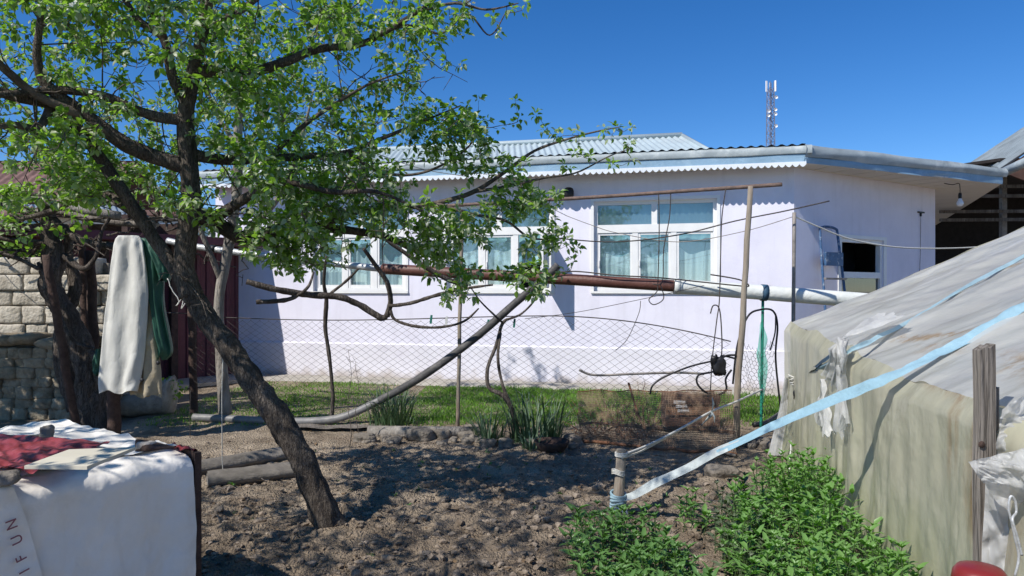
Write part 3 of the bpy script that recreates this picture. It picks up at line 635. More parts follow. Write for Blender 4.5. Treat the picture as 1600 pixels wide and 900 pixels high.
for px in (1566, 1618):
    mb = MB(); p = P(px, 290, 16.6); mb.obox(V((p.x,p.y,0)), V((.11,0,0)), V((0,.11,0)), V((0,0,p.z+.25))); O('post', mb, M['steel'], ob, smooth=False)

# ------------------------------------------------------------------ mobile phone mast far away
mbase = P(1204, 228, 150); mbase.z = 0
mast = E('phone_mast', mbase, 'tall lattice phone mast with white antenna panels behind the roof', 'mast')
H = P(1204,128,150).z; mb = MB(); wb, wt = 1.35, .75
def mc(k, z): 
    a = R(45+90*k); r_ = (wb + (wt-wb)*min(1,z/H))*.9; return mbase + V((r_*math.cos(a+.3), r_*math.sin(a+.3), z))
for k in range(4): mb.tube([mc(k,0), mc(k,H)], .10, 4)
zz = 0
while zz < H-1.6:
    for k in range(4):
        mb.tube([mc(k,zz), mc((k+1)%4,zz+1.6)], .05, 3); mb.tube([mc((k+1)%4,zz), mc(k,zz+1.6)], .05, 3); mb.tube([mc(k,zz), mc((k+1)%4,zz)], .05, 3)
    zz += 1.6
O('lattice', mb, M['tower'], mast, smooth=False)
for k in range(3):
    mb = MB(); a = R(200+120*k); c = mbase + V((1.0*math.cos(a), 1.0*math.sin(a), H-1.0)); mb.box(c, (.34,.2,2.2), a); O('antenna_panel', mb, M['antenna'], mast, smooth=False)
for (dx, dz) in ((.75,-3.4),(-.75,-6.2),(.6,-5.9),(.6,-6.8),(-.8,-7.1),(.7,-9.2)):
    mb = MB(); mb.lathe(mbase+V((dx,-1.0,H+dz)), [(.0,.0),(.28,.03),(.34,.12),(.34,.2)], 12, (0,-1,0)); O('dish', mb, M['antenna'], mast)

# ------------------------------------------------------------------ left background
# maroon tin shed
A = V((-6.1,12.3,0)); B_ = V((-4.98,13.6,0)); dv = (B_-A).normalized(); L = (B_-A).length
shed = E('maroon_shed', A, 'maroon painted tin shed with dark posts left of the lavender house', 'shed')
def sfn(i, j):
    p = A - dv*2.6 + dv*(L+2.6)*i + Z*(2.42*j + .0); nrm = V((dv.y,-dv.x,0)); return p + nrm*(.012*(1 if math.sin(i*150) > .2 else -1))
mb = MB(); mb.grid(sfn, 220, 2); O('tin_wall', mb, M['maroon'], shed, smooth=False)
nrm = V((dv.y,-dv.x,0)); mb = MB()
mb.obox(A - dv*2.9 + nrm*.50 + Z*2.45, dv*(L+3.0), -nrm*3.1, Z*.07); O('roof', mb, M['maroon'], shed, smooth=False)
mb = MB(); mb.obox(A - dv*2.9 + nrm*.54 + Z*2.40, dv*(L+3.0), -nrm*.03, Z*.13); O('eave_board', mb, M['maroon'], shed, smooth=False)
for s_ in (-1.9, -.75, .35):
    mb = MB(); mb.obox(A+dv*(s_)+nrm*.03, dv*.11, nrm*.1, Z*2.4); O('post', mb, M['rustdark'], shed, smooth=False)
mb = MB(); mb.obox(B_+dv*.02+nrm*.0, dv*.16, nrm*.16, Z*2.45); O('post', mb, M['rustdark'], shed, smooth=False)
# strip of old concrete below the shed and along the house foot
mb = MB(); mb.poly([A-dv*3+nrm*.9+Z*.03, B_+nrm*.9+Z*.03, B_+nrm*.01+Z*.03, A-dv*3+nrm*.01+Z*.03], (0,0,.06)); O('shed_apron', mb, M['concrete'], kind='structure', smooth=False)
mb = MB(); mb.grid(lambda i,j: wp(-.4+(ULEN-.4)*i, .10-.05*(j>.99)+.008*nz(i*40,j*3,0), .04+.55*j+.04*nz(i*25,j,7)*(j>.5)), 160, 5); O('house_path', mb, M['concrete'], kind='structure')

# neighbour house behind
nh = E('neighbour_house', V((-15,22,0)), 'cream neighbour house with red tiled roof behind the trees', 'house')
x0, x1 = P(-160,0,21).x, P(118,0,21).x; yb = 21.0; zt_ = P(0,338,21).z
mb = MB(); mb.obox(V((x0,yb,0)), V((x1-x0,0,0)), V((0,5,0)), V((0,0,zt_))); O('wall', mb, M['cream'], nh, smooth=False)
rz0 = P(0,252,24).z
mb = MB()
def rf(i,j): return V((x0-.4+(x1-x0+.8)*i, yb-.5+3.4*j, zt_-.05+(rz0-zt_)*j + .03*math.sin(i*(x1-x0)*2*math.pi/.24)+.03*((j*12)%1)))
mb.grid(rf, 240, 36); mb.add([V((x0-.4,yb+2.9,rz0)), V((x1+.4,yb+2.9,rz0)), V((x1+.4,yb+6,zt_)), V((x0-.4,yb+6,zt_))], [(0,1,2,3)]); O('roof', mb, M['tile'], nh)
for px in (-60, 30):
    mb = MB(); p = P(px,358,yb-.03); mb.obox(p+V((-.03,-.03,-.45)), V((.72,0,0)), V((0,.05,0)), V((0,0,.75))); wo = O('window', mb, M['paint'], nh, smooth=False)
    mb = MB(); mb.obox(p+V((.03,-.035,-.38)), V((.6,0,0)), V((0,.002,0)), V((0,0,.6))); O('pane', mb, M['panedark'], wo, smooth=False)
co = E('cream_outbuilding', V((P(280,0,20).x,20,0)), 'small cream building with two windows and a flat roof glimpsed beyond the maroon shed', 'building')
x0, x1 = P(222,0,20).x, P(345,0,20).x; zt_ = P(0,338,20).z
mb = MB(); mb.obox(V((x0,20,0)), V((x1-x0,0,0)), V((0,4,0)), V((0,0,zt_))); O('wall', mb, M['cream'], co, smooth=False)
mb = MB(); mb.obox(V((x0-.2,19.7,zt_)), V((x1-x0+.4,0,0)), V((0,4.5,0)), V((0,0,.14))); O('roof', mb, M['tile'], co, smooth=False)
for px in (240, 302):
    mb = MB(); p = P(px,366,19.97); mb.obox(p+V((-.03,-.03,-.3)), V((.50,0,0)), V((0,.05,0)), V((0,0,.6))); wo = O('window', mb, M['paint'], co, smooth=False)
    mb = MB(); mb.obox(p+V((.03,-.035,-.25)), V((.38,0,0)), V((0,.002,0)), V((0,0,.5))); O('pane', mb, M['panedark'], wo, smooth=False)
# dark lean-to roof behind the stone wall
mb = MB()
lt = E('tin_lean_to', P(60,400,13)*V((1,1,0)), 'grey tin roofed lean-to behind the pale block wall', 'lean-to')
O('roof', corr(P(-80,312,12.0), P(232,340,12.4), P(-80,300,14.4), P(225,326,14.8), 30, .025, 6, 2), M['darktin'], lt)
for px in (20, 128, 190):
    mb = MB(); p = P(px,335,12.3); mb.obox(V((p.x,p.y,0)), V((.1,0,0)), V((0,.1,0)), V((0,0,p.z))); O('post', mb, M['rustdark'], lt, smooth=False)
mb = MB(); q = P(-80,350,14.5); mb.obox(V((q.x,14.5,0)), V((4.6,0,0)), V((0,.12,0)), V((0,0,q.z))); O('back_wall', mb, M['rustdark'], lt, smooth=False)

# stone walls
wl = random.Random(11)
d = 9.9; mb = MB(); x0, x1 = P(-200,0,d).x, P(168,0,d).x
mb.box(((x0+x1)/2, d+.12, 1.0), (x1-x0, .2, 1.96)); 
row = 0; z = .95; lm = MB()
while z < P(0,405,d).z-.02:
    h = wl.uniform(.19,.25); x = x0 - wl.random()*.3
    top = z+h > P(0,405,d).z-.05
    while x < x1:
        w_ = wl.uniform(.28,.5)
        if not (top and wl.random() < .18): stone(lm, (x+w_/2, d-.03+wl.uniform(-.03,.03), z+h/2), (w_-.008,.34,h-.006), wl.random()*99, 2.0, .06, wl.uniform(-.02,.02), CUB)
        x += w_
    z += h
bw = T('block_wall', lm, M['lime'], 'pale limestone block wall standing behind the dark rubble wall', 'wall')
O('core', mb, M['mortar'], bw, smooth=False)
d = 9.25; x0, x1 = P(-200,0,d).x, P(150,0,d).x; rb = MB(); mb = MB()
mb.box(((x0+x1)/2, d+.15, .5), (x1-x0, .22, .9)); z = 0
while z < .86:
    h = wl.uniform(.11,.17); x = x0-wl.random()*.2
    while x < x1+.1:
        w_ = wl.uniform(.13,.27); stone(rb, (x+w_/2, d+wl.uniform(-.03,.04), z+h/2), (w_+.01,.28,h+.012), wl.random()*99, .75, .16, wl.uniform(-.1,.1), CUB); x += w_
    z += h*.93
x = x0
while x < x1:
    w_ = wl.uniform(.25,.5); stone(rb, (x+w_/2, d+.1, .95+wl.uniform(-.03,.05)), (w_, .55, .16), wl.random()*99, .5, .25, wl.uniform(-.3,.3)); x += w_*.9
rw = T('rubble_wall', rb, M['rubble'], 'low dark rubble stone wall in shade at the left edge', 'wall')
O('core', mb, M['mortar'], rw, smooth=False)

# ------------------------------------------------------------------ leaves and trees
def leaf(mb, p, d_, up_, L, W, rnd, droop=.25, curl=.18):
    d_ = d_.normalized(); s_ = d_.cross(up_); s_ = s_.normalized() if s_.length > 1e-5 else d_.orthogonal().normalized(); n_ = s_.cross(d_)
    c1 = p + d_*L*.35 + n_*(-.0)*L; c2 = p + d_*L*.72 - n_*droop*L*.25; tip = p + d_*L - n_*droop*L*.6
    e = n_*curl*W
    vs_ = [p, c1+s_*W*.48+e, c1, c1-s_*W*.48+e, c2+s_*W*.36+e*.8, c2, c2-s_*W*.36+e*.8, tip]
    mb.add(vs_, [(0,2,1),(0,3,2),(1,2,5,4),(2,3,6,5),(4,5,7),(5,6,7)], rnd)
def rv(r_): 
    while True:
        v = V((r_.uniform(-1,1), r_.uniform(-1,1), r_.uniform(-1,1)))
        if .05 < v.length < 1: return v.normalized()

def grow(limbs, attr, rr, leafL=(.035,.062), per=(7,12), twig_r=.0028, leafdens=1.0, up_bias=.25):
    """limbs: list of (points, radii); attr: list of target points. Twigs run from the nearest wood to every target; leaves sit in rosettes on spurs."""
    tw, lf = MB(), MB()
    nodes = []
    for pts, rad in limbs:
        for p, r_ in zip(pts, rad):
            if r_ < .075: nodes.append(tuple(p))
    N = np.zeros((len(nodes)+len(attr)*14, 3)); n = len(nodes); N[:n] = nodes
    A_ = np.array([tuple(a) for a in attr]); 
    dist = np.array([np.min(((N[:n]-a)**2).sum(1)) for a in A_]); order = np.argsort(dist)
    tips = []
    for oi in order:
        a = A_[oi]; dd = ((N[:n]-a)**2).sum(1); k = int(np.argmin(dd)); D = math.sqrt(dd[k])
        if D < .02: continue
        p0 = V(N[k]); p1 = V(a); ns = max(3, min(13, int(D/.06)))
        bend = rv(rr)*D*.16 - V((0,0,1))*D*.10
        jit = min(.022, D*.08); pts = []
        for i in range(ns+1):
            t = i/ns; p = p0.lerp(p1,t) + bend*math.sin(math.pi*t)
            if 0 < i < ns: p += rv(rr)*jit*rr.random()
            pts.append(p)
        r0 = twig_r*(.9+2.0*min(1.2,D)); 
        tw.tube(pts, [r0*(1-.6*i/ns) for i in range(ns+1)], 4, cap=False)
        for p in pts[1:]:
            if n < len(N): N[n] = p; n += 1
        tdir = (pts[-1]-pts[-2]).normalized()
        tone = rr.random()
        spots = [(pts[-1], tdir, rr.randint(*per))]
        for i in range(1, ns):
            if rr.random() < .5*leafdens: spots.append((pts[i], (tdir+rv(rr)*.8).normalized(), rr.randint(2, 6)))
        for (q, td, m_) in spots:
            sp = q + (td*.5+rv(rr)*.8+V((0,0,.25))).normalized()*rr.uniform(.01,.045)
            tw.tube([q, sp], [twig_r*.8, twig_r*.6], 3, cap=False)
            for _ in range(m_):
                dv_ = (td*.35 + rv(rr)*1.0 + V((0,0,up_bias))).normalized()
                st_ = sp + dv_*rr.uniform(.008,.03)
                L_ = rr.uniform(*leafL); upv = (V((0,0,1)) + rv(rr)*.75).normalized()
                dv2 = (dv_ + V((0,0,-.35))).normalized()
                leaf(lf, st_, dv2, upv, L_, L_*rr.uniform(.52,.68), min(1,max(0, tone*.5+rr.random()*.5)), rr.uniform(.1,.6), rr.uniform(.05,.35))
            tips.append(sp)
    return tw, lf, tips

def limb(pl, step=7):
    """pl: list of (px, py, depth, radius)"""
    c = cr([(*P(a,b,d_), r_) for a,b,d_,r_ in pl], step)
    return [V(q[:3]) for q in c], [max(.0025,q[3]) for q in c]
def ell(rr, cx, cy, rx, ry, n, d0, d1):
    o = []
    while len(o) < n:
        a, b = rr.uniform(-1,1), rr.uniform(-1,1)
        q = P(cx+a*rx, cy+b*ry, rr.uniform(d0,d1))
        if a*a+b*b < 1 and nz(q.x*1.9, q.y*1.9, q.z*1.9) > rr.uniform(-.25,.12): o.append(q)
    return o

rr = random.Random(21)
base = G(522, 838)
tree = E('fruit_tree', V((base.x, base.y, 0)), 'leaning pear tree in leaf with dark trunk rooted in the dug soil', 'tree')
trunk = limb([(536,885,4.9,.165),(524,842,4.9,.120),(500,785,4.9,.090),(470,715,4.92,.080),(440,660,4.95,.085),(400,605,4.95,.075),(362,550,4.97,.073),(322,497,5.0,.071),(298,455,5.0,.068)], 8)
limbs = []
def addlimb(*pl): l_ = limb(pl); limbs.append(l_); return l_
addlimb((300,462,5.0,.085),(288,420,5.0,.072),(292,370,4.98,.068),(298,310,4.97,.064),(294,240,4.95,.060),(290,180,4.95,.054),(303,110,4.9,.046),(318,40,4.85,.038),(322,-40,4.8,.03),(310,-130,4.75,.018))
addlimb((308,472,5.0,.066),(268,412,5.0,.05),(236,366,5.0,.045),(200,312,4.95,.043),(162,255,4.9,.04),(122,200,4.8,.036),(80,165,4.7,.032),(20,150,4.5,.033),(-70,120,4.2,.026),(-200,60,3.8,.02))
addlimb((296,262,4.97,.055),(240,244,4.9,.05),(195,225,4.8,.048),(138,182,4.7,.042),(75,135,4.6,.034),(58,90,4.55,.026),(62,40,4.5,.02),(70,-40,4.4,.014))
addlimb((138,182,4.7,.035),(60,150,4.55,.03),(10,110,4.4,.024),(-50,60,4.2,.016))
addlimb((292,188,4.95,.04),(235,180,4.85,.034),(160,150,4.7,.03),(90,140,4.6,.026),(40,145,4.5,.022),(-30,150,4.3,.018))
addlimb((294,170,4.95,.04),(270,120,4.9,.034),(255,60,4.85,.028),(215,30,4.8,.022),(180,-30,4.7,.015))
addlimb((225,352,4.98,.04),(205,330,5.2,.034),(150,300,5.4,.03),(80,330,5.6,.022),(20,345,5.7,.015))
addlimb((80,165,4.7,.03),(60,200,4.6,.026),(20,195,4.5,.022),(-40,205,4.3,.018))
addlimb((303,110,4.9,.045),(360,112,5.0,.04),(410,108,5.1,.036),(450,95,5.1,.032),(500,76,5.15,.028),(560,70,5.2,.024),(605,48,5.2,.02),(650,20,5.2,.016),(690,-10,5.2,.012))
addlimb((605,48,5.2,.016),(640,40,5.3,.012),(690,52,5.4,.009),(730,22,5.4,.008),(765,55,5.45,.006),(790,20,5.45,.004))
addlimb((650,20,5.2,.014),(710,5,5.2,.01),(760,15,5.2,.008),(810,5,5.2,.004))
addlimb((296,330,4.97,.06),(330,345,5.1,.055),(380,372,5.2,.052),(412,368,5.3,.052),(450,355,5.4,.046),(500,356,5.5,.038),(560,362,5.6,.03),(610,372,5.7,.026),(650,392,5.8,.022),(690,402,5.8,.016))
addlimb((500,356,5.5,.03),(560,330,5.5,.025),(620,325,5.55,.022),(680,318,5.6,.02),(740,300,5.6,.018),(790,268,5.6,.015),(835,236,5.6,.012),(885,218,5.6,.009),(930,206,5.6,.007),(970,198,5.6,.004))
addlimb((740,300,5.6,.014),(800,290,5.55,.012),(850,278,5.5,.009),(900,270,5.5,.007),(950,245,5.5,.005),(985,232,5.5,.003))
addlimb((680,318,5.6,.014),(740,335,5.5,.012),(790,345,5.45,.01),(830,372,5.4,.008),(880,372,5.4,.004))
addlimb((294,240,4.95,.045),(350,250,5.1,.036),(420,248,5.25,.03),(480,244,5.35,.026),(540,238,5.4,.02),(600,215,5.45,.015),(660,190,5.5,.01),(720,165,5.5,.005))
addlimb((420,248,5.25,.022),(470,200,5.2,.018),(520,165,5.2,.014),(580,130,5.2,.009),(640,110,5.2,.005))
addlimb((318,40,4.85,.03),(370,20,4.9,.024),(420,-20,4.9,.018),(480,-80,4.9,.012))
addlimb((540,238,5.4,.015),(600,270,5.45,.012),(660,270,5.5,.01),(720,240,5.5,.008),(755,200,5.5,.004))
addlimb((330,345,5.1,.04),(400,300,4.9,.03),(450,285,4.8,.024),(520,300,4.7,.018),(590,300,4.7,.012),(660,330,4.7,.007))
addlimb((310,60,4.87,.03),(330,0,4.7,.026),(360,-90,4.4,.02),(400,-200,4.1,.012))
addlimb((258,60,4.85,.02),(200,-60,4.4,.02),(120,-180,4.0,.014),(0,-260,3.5,.009))
addlimb((-70,120,4.2,.024),(-180,160,3.6,.02),(-400,120,3.0,.016),(-700,60,2.5,.012))
addlimb((-40,205,4.3,.018),(-160,230,3.7,.015),(-420,240,3.1,.012),(-800,240,2.6,.008))
mb = MB(); mb.tube(trunk[0], trunk[1], 40, rough=.26, rs=15); O('trunk', mb, M['bark'], tree)
for pts, rad in limbs:
    mb = MB(); mb.tube(pts, rad, 10 if rad[0] > .03 else 7, rough=.14, rs=14); O('limb', mb, M['bark'] if rad[0] > .035 else M['barkdark'], tree)
at = []
LD = 1.75
for e_ in [(60,90,160,150,92,3.9,5.6),(230,70,170,120,88,4.0,6),(420,70,150,110,96,4.4,6.2),(550,90,120,80,46,4.7,6),(665,28,70,38,22,4.9,5.6),
           (450,215,160,95,76,4.4,6.2),(600,225,120,85,58,4.8,6.1),(60,265,120,60,66,4.6,5.8),(190,290,110,40,22,4.6,5.6),(690,235,75,70,44,5.0,5.8),(560,335,140,55,66,4.6,6),(680,345,100,55,46,4.9,5.9),
           (790,295,60,50,22,5.2,5.7),(845,350,40,60,16,5.2,5.6),(150,235,170,60,40,4.4,5.8),(330,280,110,60,34,4.3,5.2),(440,330,120,70,54,4.4,5.6),(40,330,55,45,10,5.0,5.8),
           (300,-130,470,110,48,3.9,6.2),(430,400,60,30,8,5,5.5),(700,440,60,30,10,4.9,5.5),(820,440,45,25,10,5.0,5.4),(510,402,120,30,20,5,5.6),(640,405,70,28,14,5.2,5.7),(120,30,140,60,30,4,5)]:
    at += ell(rr, *e_[:4], int(e_[4]*LD), *e_[5:])
for _ in range(470): at.append(V((rr.uniform(-5.2,-2.3), rr.uniform(1.2,3.9), rr.uniform(2.3,4.4))))
for _ in range(120): at.append(V((rr.uniform(-3.4,-1.0), rr.uniform(2.2,4.6), rr.uniform(3.4,4.8))))
for (px,py) in [(803,168),(800,190),(845,188),(852,205),(872,212),(905,214),(945,203),(962,200),(978,205),(984,222),(960,238),(925,252),(885,262),(958,255),(982,250),(905,240),(780,55),(818,5),(795,18),(775,30),(745,160),(756,182),(735,190),(722,170),
                (862,385),(886,382),(898,392),(900,412),(868,432),(700,92),(690,75),(722,60),(715,100),(660,60),(640,85),(770,310),(845,310),(870,305),(800,330)]:
    at.append(P(px+rr.uniform(-4,4), py+rr.uniform(-4,4), rr.uniform(5.3,5.65)))
tw, lf, tips = grow(limbs, at, rr, (.034,.062), (8,13))
O('twigs', tw, M['barkdark'], tree, kind='stuff'); O('foliage', lf, M['leaf'], tree, rnd=True, kind='stuff')
mb = MB()
for k in range(150):
    pts_, _r = rr.choice(limbs); q = rr.choice(pts_); 
    if q.y > 6.3 or q.x > -.75: continue
    dv_ = (rv(rr)+V((0,0,-.1))).normalized(); L_ = rr.uniform(.25,.7); a_ = rv(rr)*.12
    tp_ = [q + dv_*L_*i/6 + a_*math.sin(i*.55)*L_ + rv(rr)*.008 for i in range(7)]; mb.tube(tp_, [.0055*(1-.11*i) for i in range(7)], 4, cap=False)
    for i in (2,3,4,5): mb.tube([tp_[i], tp_[i]+(dv_*.3+rv(rr)).normalized()*rr.uniform(.04,.16)], [.003,.0018], 3, cap=False)
O('bare_twigs', mb, M['barkdark'], tree, kind='stuff')
mb = MB()                                            # blossom clusters
for q in rr.sample(tips, 260):
    for _ in range(rr.randint(3,6)):
        c = q + rv(rr)*.04; up_ = (rv(rr)+V((-.4,-.6,.6))).normalized(); s_ = up_.orthogonal().normalized(); t_ = up_.cross(s_)
        for k in range(5):
            a = k*2*math.pi/5; dv_ = s_*math.cos(a)+t_*math.sin(a); leaf(mb, c, dv_+up_*.25, up_, .015, .014, rr.random(), .1, .2)
O('blossom', mb, M['blossom'], tree, rnd=True, kind='stuff')
print('main tree leaves', len(lf.f)//6)

# second tree behind, pale trunk
rr = random.Random(5)
b2 = G(352, 640)
tree2 = E('fruit_tree', V((b2.x, b2.y, 0)), 'slender pale barked fruit tree behind the leaning pear tree', 'tree')
l2 = [limb([(352,648,8.8,.075),(346,560,8.8,.065),(342,470,8.8,.06),(358,380,8.8,.06),(370,300,8.8,.058),(372,200,8.8,.05),(380,110,8.8,.036),(390,20,8.8,.02)]),
      limb([(358,380,8.8,.04),(400,350,8.7,.035),(440,300,8.6,.03),(470,220,8.5,.02),(490,140,8.5,.01)]),
      limb([(346,440,8.8,.04),(330,400,8.7,.034),(300,330,8.6,.026),(260,250,8.6,.018),(240,170,8.6,.01)]),
      limb([(371,250,8.8,.035),(410,190,8.9,.026),(440,110,8.9,.015)]), limb([(372,230,8.8,.03),(330,160,8.9,.022),(320,80,8.9,.01)])]
mb = MB(); mb.tube(l2[0][0], l2[0][1], 12, rough=.14); O('trunk', mb, M['barklight'], tree2)
for pts, rad in l2[1:]:
    mb = MB(); mb.tube(pts, rad, 8, rough=.12); O('limb', mb, M['barklight'], tree2)
at = ell(rr,390,130,130,120,190,8.2,9.4) + ell(rr,300,230,110,90,90,8.2,9.2) + ell(rr,450,260,80,80,80,8.1,9.0) + ell(rr,180,250,120,60,70,8.2,9.0)
tw, lf, _ = grow(l2, at, rr, (.04,.07), (6,10), .0035)
O('twigs', tw, M['barkdark'], tree2, kind='stuff'); O('foliage', lf, M['leaf'], tree2, rnd=True, kind='stuff')

# ------------------------------------------------------------------ old grape vines
rr = random.Random(8)
gv = E('grape_vine', G(128,668)*V((1,1,0)), 'thick twisted old grapevine trunk in front of the pale block wall', 'vine')
def vtube(pl, n=14, rough=.3): 
    p_, r_ = limb(pl); m_ = MB(); m_.tube(p_, r_, n, rough=rough, rs=16); return m_
O('trunk', vtube([(150,672,8.6,.2),(142,600,8.6,.16),(128,540,8.6,.13),(104,490,8.55,.11),(80,450,8.5,.12),(84,410,8.5,.12),(78,370,8.5,.10),(72,330,8.5,.08),(70,300,8.5,.06)], 18), M['vinebark'], gv)
O('trunk', vtube([(120,640,8.7,.1),(96,560,8.7,.09),(100,500,8.75,.075),(118,450,8.8,.07),(105,400,8.8,.06),(112,350,8.8,.05)], 12), M['vinebark'], gv)
for pl in ([(84,380,8.5,.05),(40,378,8.4,.035),(-10,370,8.3,.025)], [(78,340,8.5,.05),(120,372,8.5,.05),(165,385,8.5,.048),(210,380,8.5,.04)],
           [(100,400,8.5,.04),(130,420,8.4,.03),(150,400,8.4,.026),(160,360,8.4,.02),(180,330,8.4,.012)], [(60,410,8.4,.02),(85,470,8.35,.022),(112,530,8.3,.02),(148,545,8.3,.016)],
           [(130,540,8.5,.03),(150,560,8.5,.05),(158,600,8.5,.05)], [(72,330,8.5,.03),(110,310,8.5,.024),(150,320,8.5,.02),(200,300,8.5,.012)], [(0,395,8.3,.02),(30,405,8.3,.022),(60,420,8.3,.02)]):
    O('cane', vtube(pl, 8), M['vinebark'], gv)
mb = MB()
for c_ in ell(rr,40,330,50,30,14,8.2,8.6)+ell(rr,110,345,30,25,6,8.2,8.5)+ell(rr,25,380,35,20,10,8.2,8.6):
    for _ in range(rr.randint(3,6)): leaf(mb, c_+rv(rr)*.08, rv(rr), (V((0,0,1))+rv(rr)*.6), rr.uniform(.05,.10), rr.uniform(.05,.085), rr.random(), .4, .2)
O('young_leaves', mb, M['vineleaf'], gv, rnd=True, kind='stuff')
mb = MB()
for k in range(70):
    p0 = P(rr.uniform(-40,400), rr.uniform(300,400), rr.uniform(8.2,9.6)); dv_ = rv(rr); dv_.z *= .35; dv_.y *= .5; L_ = rr.uniform(.5,1.5)
    pts = [p0 + dv_*L_*i/8 + V((nz(i*.5,k,1), nz(i*.5,k,5)*.5, nz(i*.5,k,9)))*.16 for i in range(9)]; r_ = rr.uniform(.006,.02)
    mb.tube(pts, [r_*(1-.06*i) for i in range(9)], 5, rough=.2)
O('cane_tangle', mb, M['vinebark'], gv, kind='stuff')
mb = MB()  # unseen leaf canopy added to shade the lower rubble wall
for k in range(1500):
    c_ = V((rr.uniform(-9.6,-5.75), rr.uniform(6.5,8.25), rr.uniform(2.45,2.8)))
    if nz(c_.x*1.3,c_.y*1.3,5) < -.28: continue
    for _ in range(2): leaf(mb, c_+rv(rr)*.1, rv(rr)+V((0,0,-.2)), V((0,0,1))+rv(rr)*.5, rr.uniform(.09,.15), rr.uniform(.09,.14), rr.random(), .4, .2)
O('shade_canopy_leaves', mb, M['vineleaf'], gv, rnd=True, kind='stuff')
for y_ in (6.6, 7.4, 8.2):  # poles of the added shade canopy, out of view
    mb = MB(); mb.tube([V((-9.6,y_,2.44)), V((-7.5,y_+.03,2.47)), V((-5.8,y_,2.44))], .03, 7, rough=.2); O('cane', mb, M['vinebark'], gv)
# trellis poles
def pole(name, a, b, r_, m_, label, cat='pole', bend=.0, group=None, n=10, r2=None):
    p0, p1 = V(a), V(b); mb = MB(); k = 10
    pts = [p0.lerp(p1, i/k) + V((nz(i*.7,p0.x,1), nz(i*.7,p0.y,5), nz(i*.6,p0.z,9)))*bend for i in range(k+1)]
    mb.tube(pts, [r_+((r2 or r_)-r_)*i/k for i in range(k+1)], n, rough=.08); return T(name, mb, m_, label, cat, group)
pole('trellis_pole', P(-40,298,8.4), P(185,336,8.4), .048, M['barklight'], 'pale round trellis pole crossing above the old grapevine at the left edge', 'pole', .05)
pole('trellis_pole', P(-40,318,8.7), P(240,352,8.8), .04, M['oldwood'], 'darker trellis pole just below the pale pole at the left edge', 'pole', .05)
pole('trellis_pole', P(120,290,9.2), P(250,352,9.0), .035, M['barklight'], 'short pale trellis pole slanting down behind the leaning limb', 'pole', .05)
pole('rusty_pole', G(122,678)+V((0,0,-.05)), P(72,398,8.0), .045, M['rustdark'], 'leaning rusty iron pole in front of the thick grapevine trunk', 'pole', .02)
pole('trellis_post', V((P(136,0,9.3).x,9.3,0)), P(128,372,9.3), .05, M['rustdark'], 'thin dark upright post behind the hanging coat, left one', 'post', .03)
pole('trellis_post', V((P(150,0,9.0).x,9.0,0)), P(141,392,9.0), .06, M['rustdark'], 'thicker dark upright post just left of the hanging coat', 'post', .03)

# coat hung on a post
cb = G(174, 684)
pole('coat_post', cb+V((0,0,-.05)), P(196,378,8.0), .075, M['rustdark'], 'dark wooden post standing under the hanging white coat', 'post', .03, r2=.05)
D0 = 7.86
coat = E('hanging_coat', P(205,372,D0), 'white work coat with green lining hung over a post', 'coat')
def drape(rows, d0, thick, folds, seed, nseg=26, nv=26):
    """rows: (py, pxl, pxr); a hollow fold of cloth, wider than deep, with vertical folds"""
    m_ = MB(); rows_ = cr([(a,b,c) for a,b,c in rows], 6); nr = len(rows_)
    def fn(i, j):
        q = rows_[min(nr-1, int(round(j*(nr-1))))]; py, xl, xr = q; a = 2*math.pi*i
        cx = (xl+xr)/2; hw_ = (xr-xl)/2
        u = math.cos(a); f = .022*min(1,j*3)*(math.sin(u*folds+seed+j*1.2)+.6*math.sin(u*folds*2.1+seed*2-j*2)) + .022*nz(u*3+seed, j*5, seed) + .010*nz(u*9+seed, j*14, seed+3)
        return P(cx+hw_*u, py+3*math.sin(u*5+seed)*j, d0) + V((0, -math.sin(a)*thick*(.5+.5*min(1,j*3)) + f, 0))
    m_.grid(fn, nseg*2, nr-1); return m_
O('white_front', drape([(368,184,216),(376,179,222),(400,176,227),(450,170,232),(500,164,231),(560,159,226),(596,155,220),(612,157,216)], D0-.05, .06, 3.2, 1.0), M['coat'], coat)
O('stained_tail', drape([(470,214,238),(520,208,244),(560,204,250),(600,200,252),(619,204,252)], D0+.02, .05, 4, 2.2), M['coatbrown'], coat)
O('green_lining', drape([(372,212,232),(380,214,252),(420,218,256),(470,226,256),(520,236,264),(548,246,268),(560,248,258)], D0+.05, .07, 5, 3.7), M['greentarp'], coat)
O('green_sleeve', drape([(376,226,246),(390,230,256),(410,240,264),(428,246,268),(438,250,264)], D0-.04, .05, 4, 5.1), M['greentarp'], coat)
O('green_cuff', drape([(545,150,163),(560,148,166),(575,148,166),(584,152,164)], D0+.02, .04, 3, 6.0), M['greentarp'], coat)
for (px,py) in ((247,567),(222,594)):
    mb = MB(); mb.lathe(P(px,py,D0-.10), [(0,.012),(.018,.012),(.022,.0)], 12, (0,-1,0)); O('button', mb, M['black'], coat)

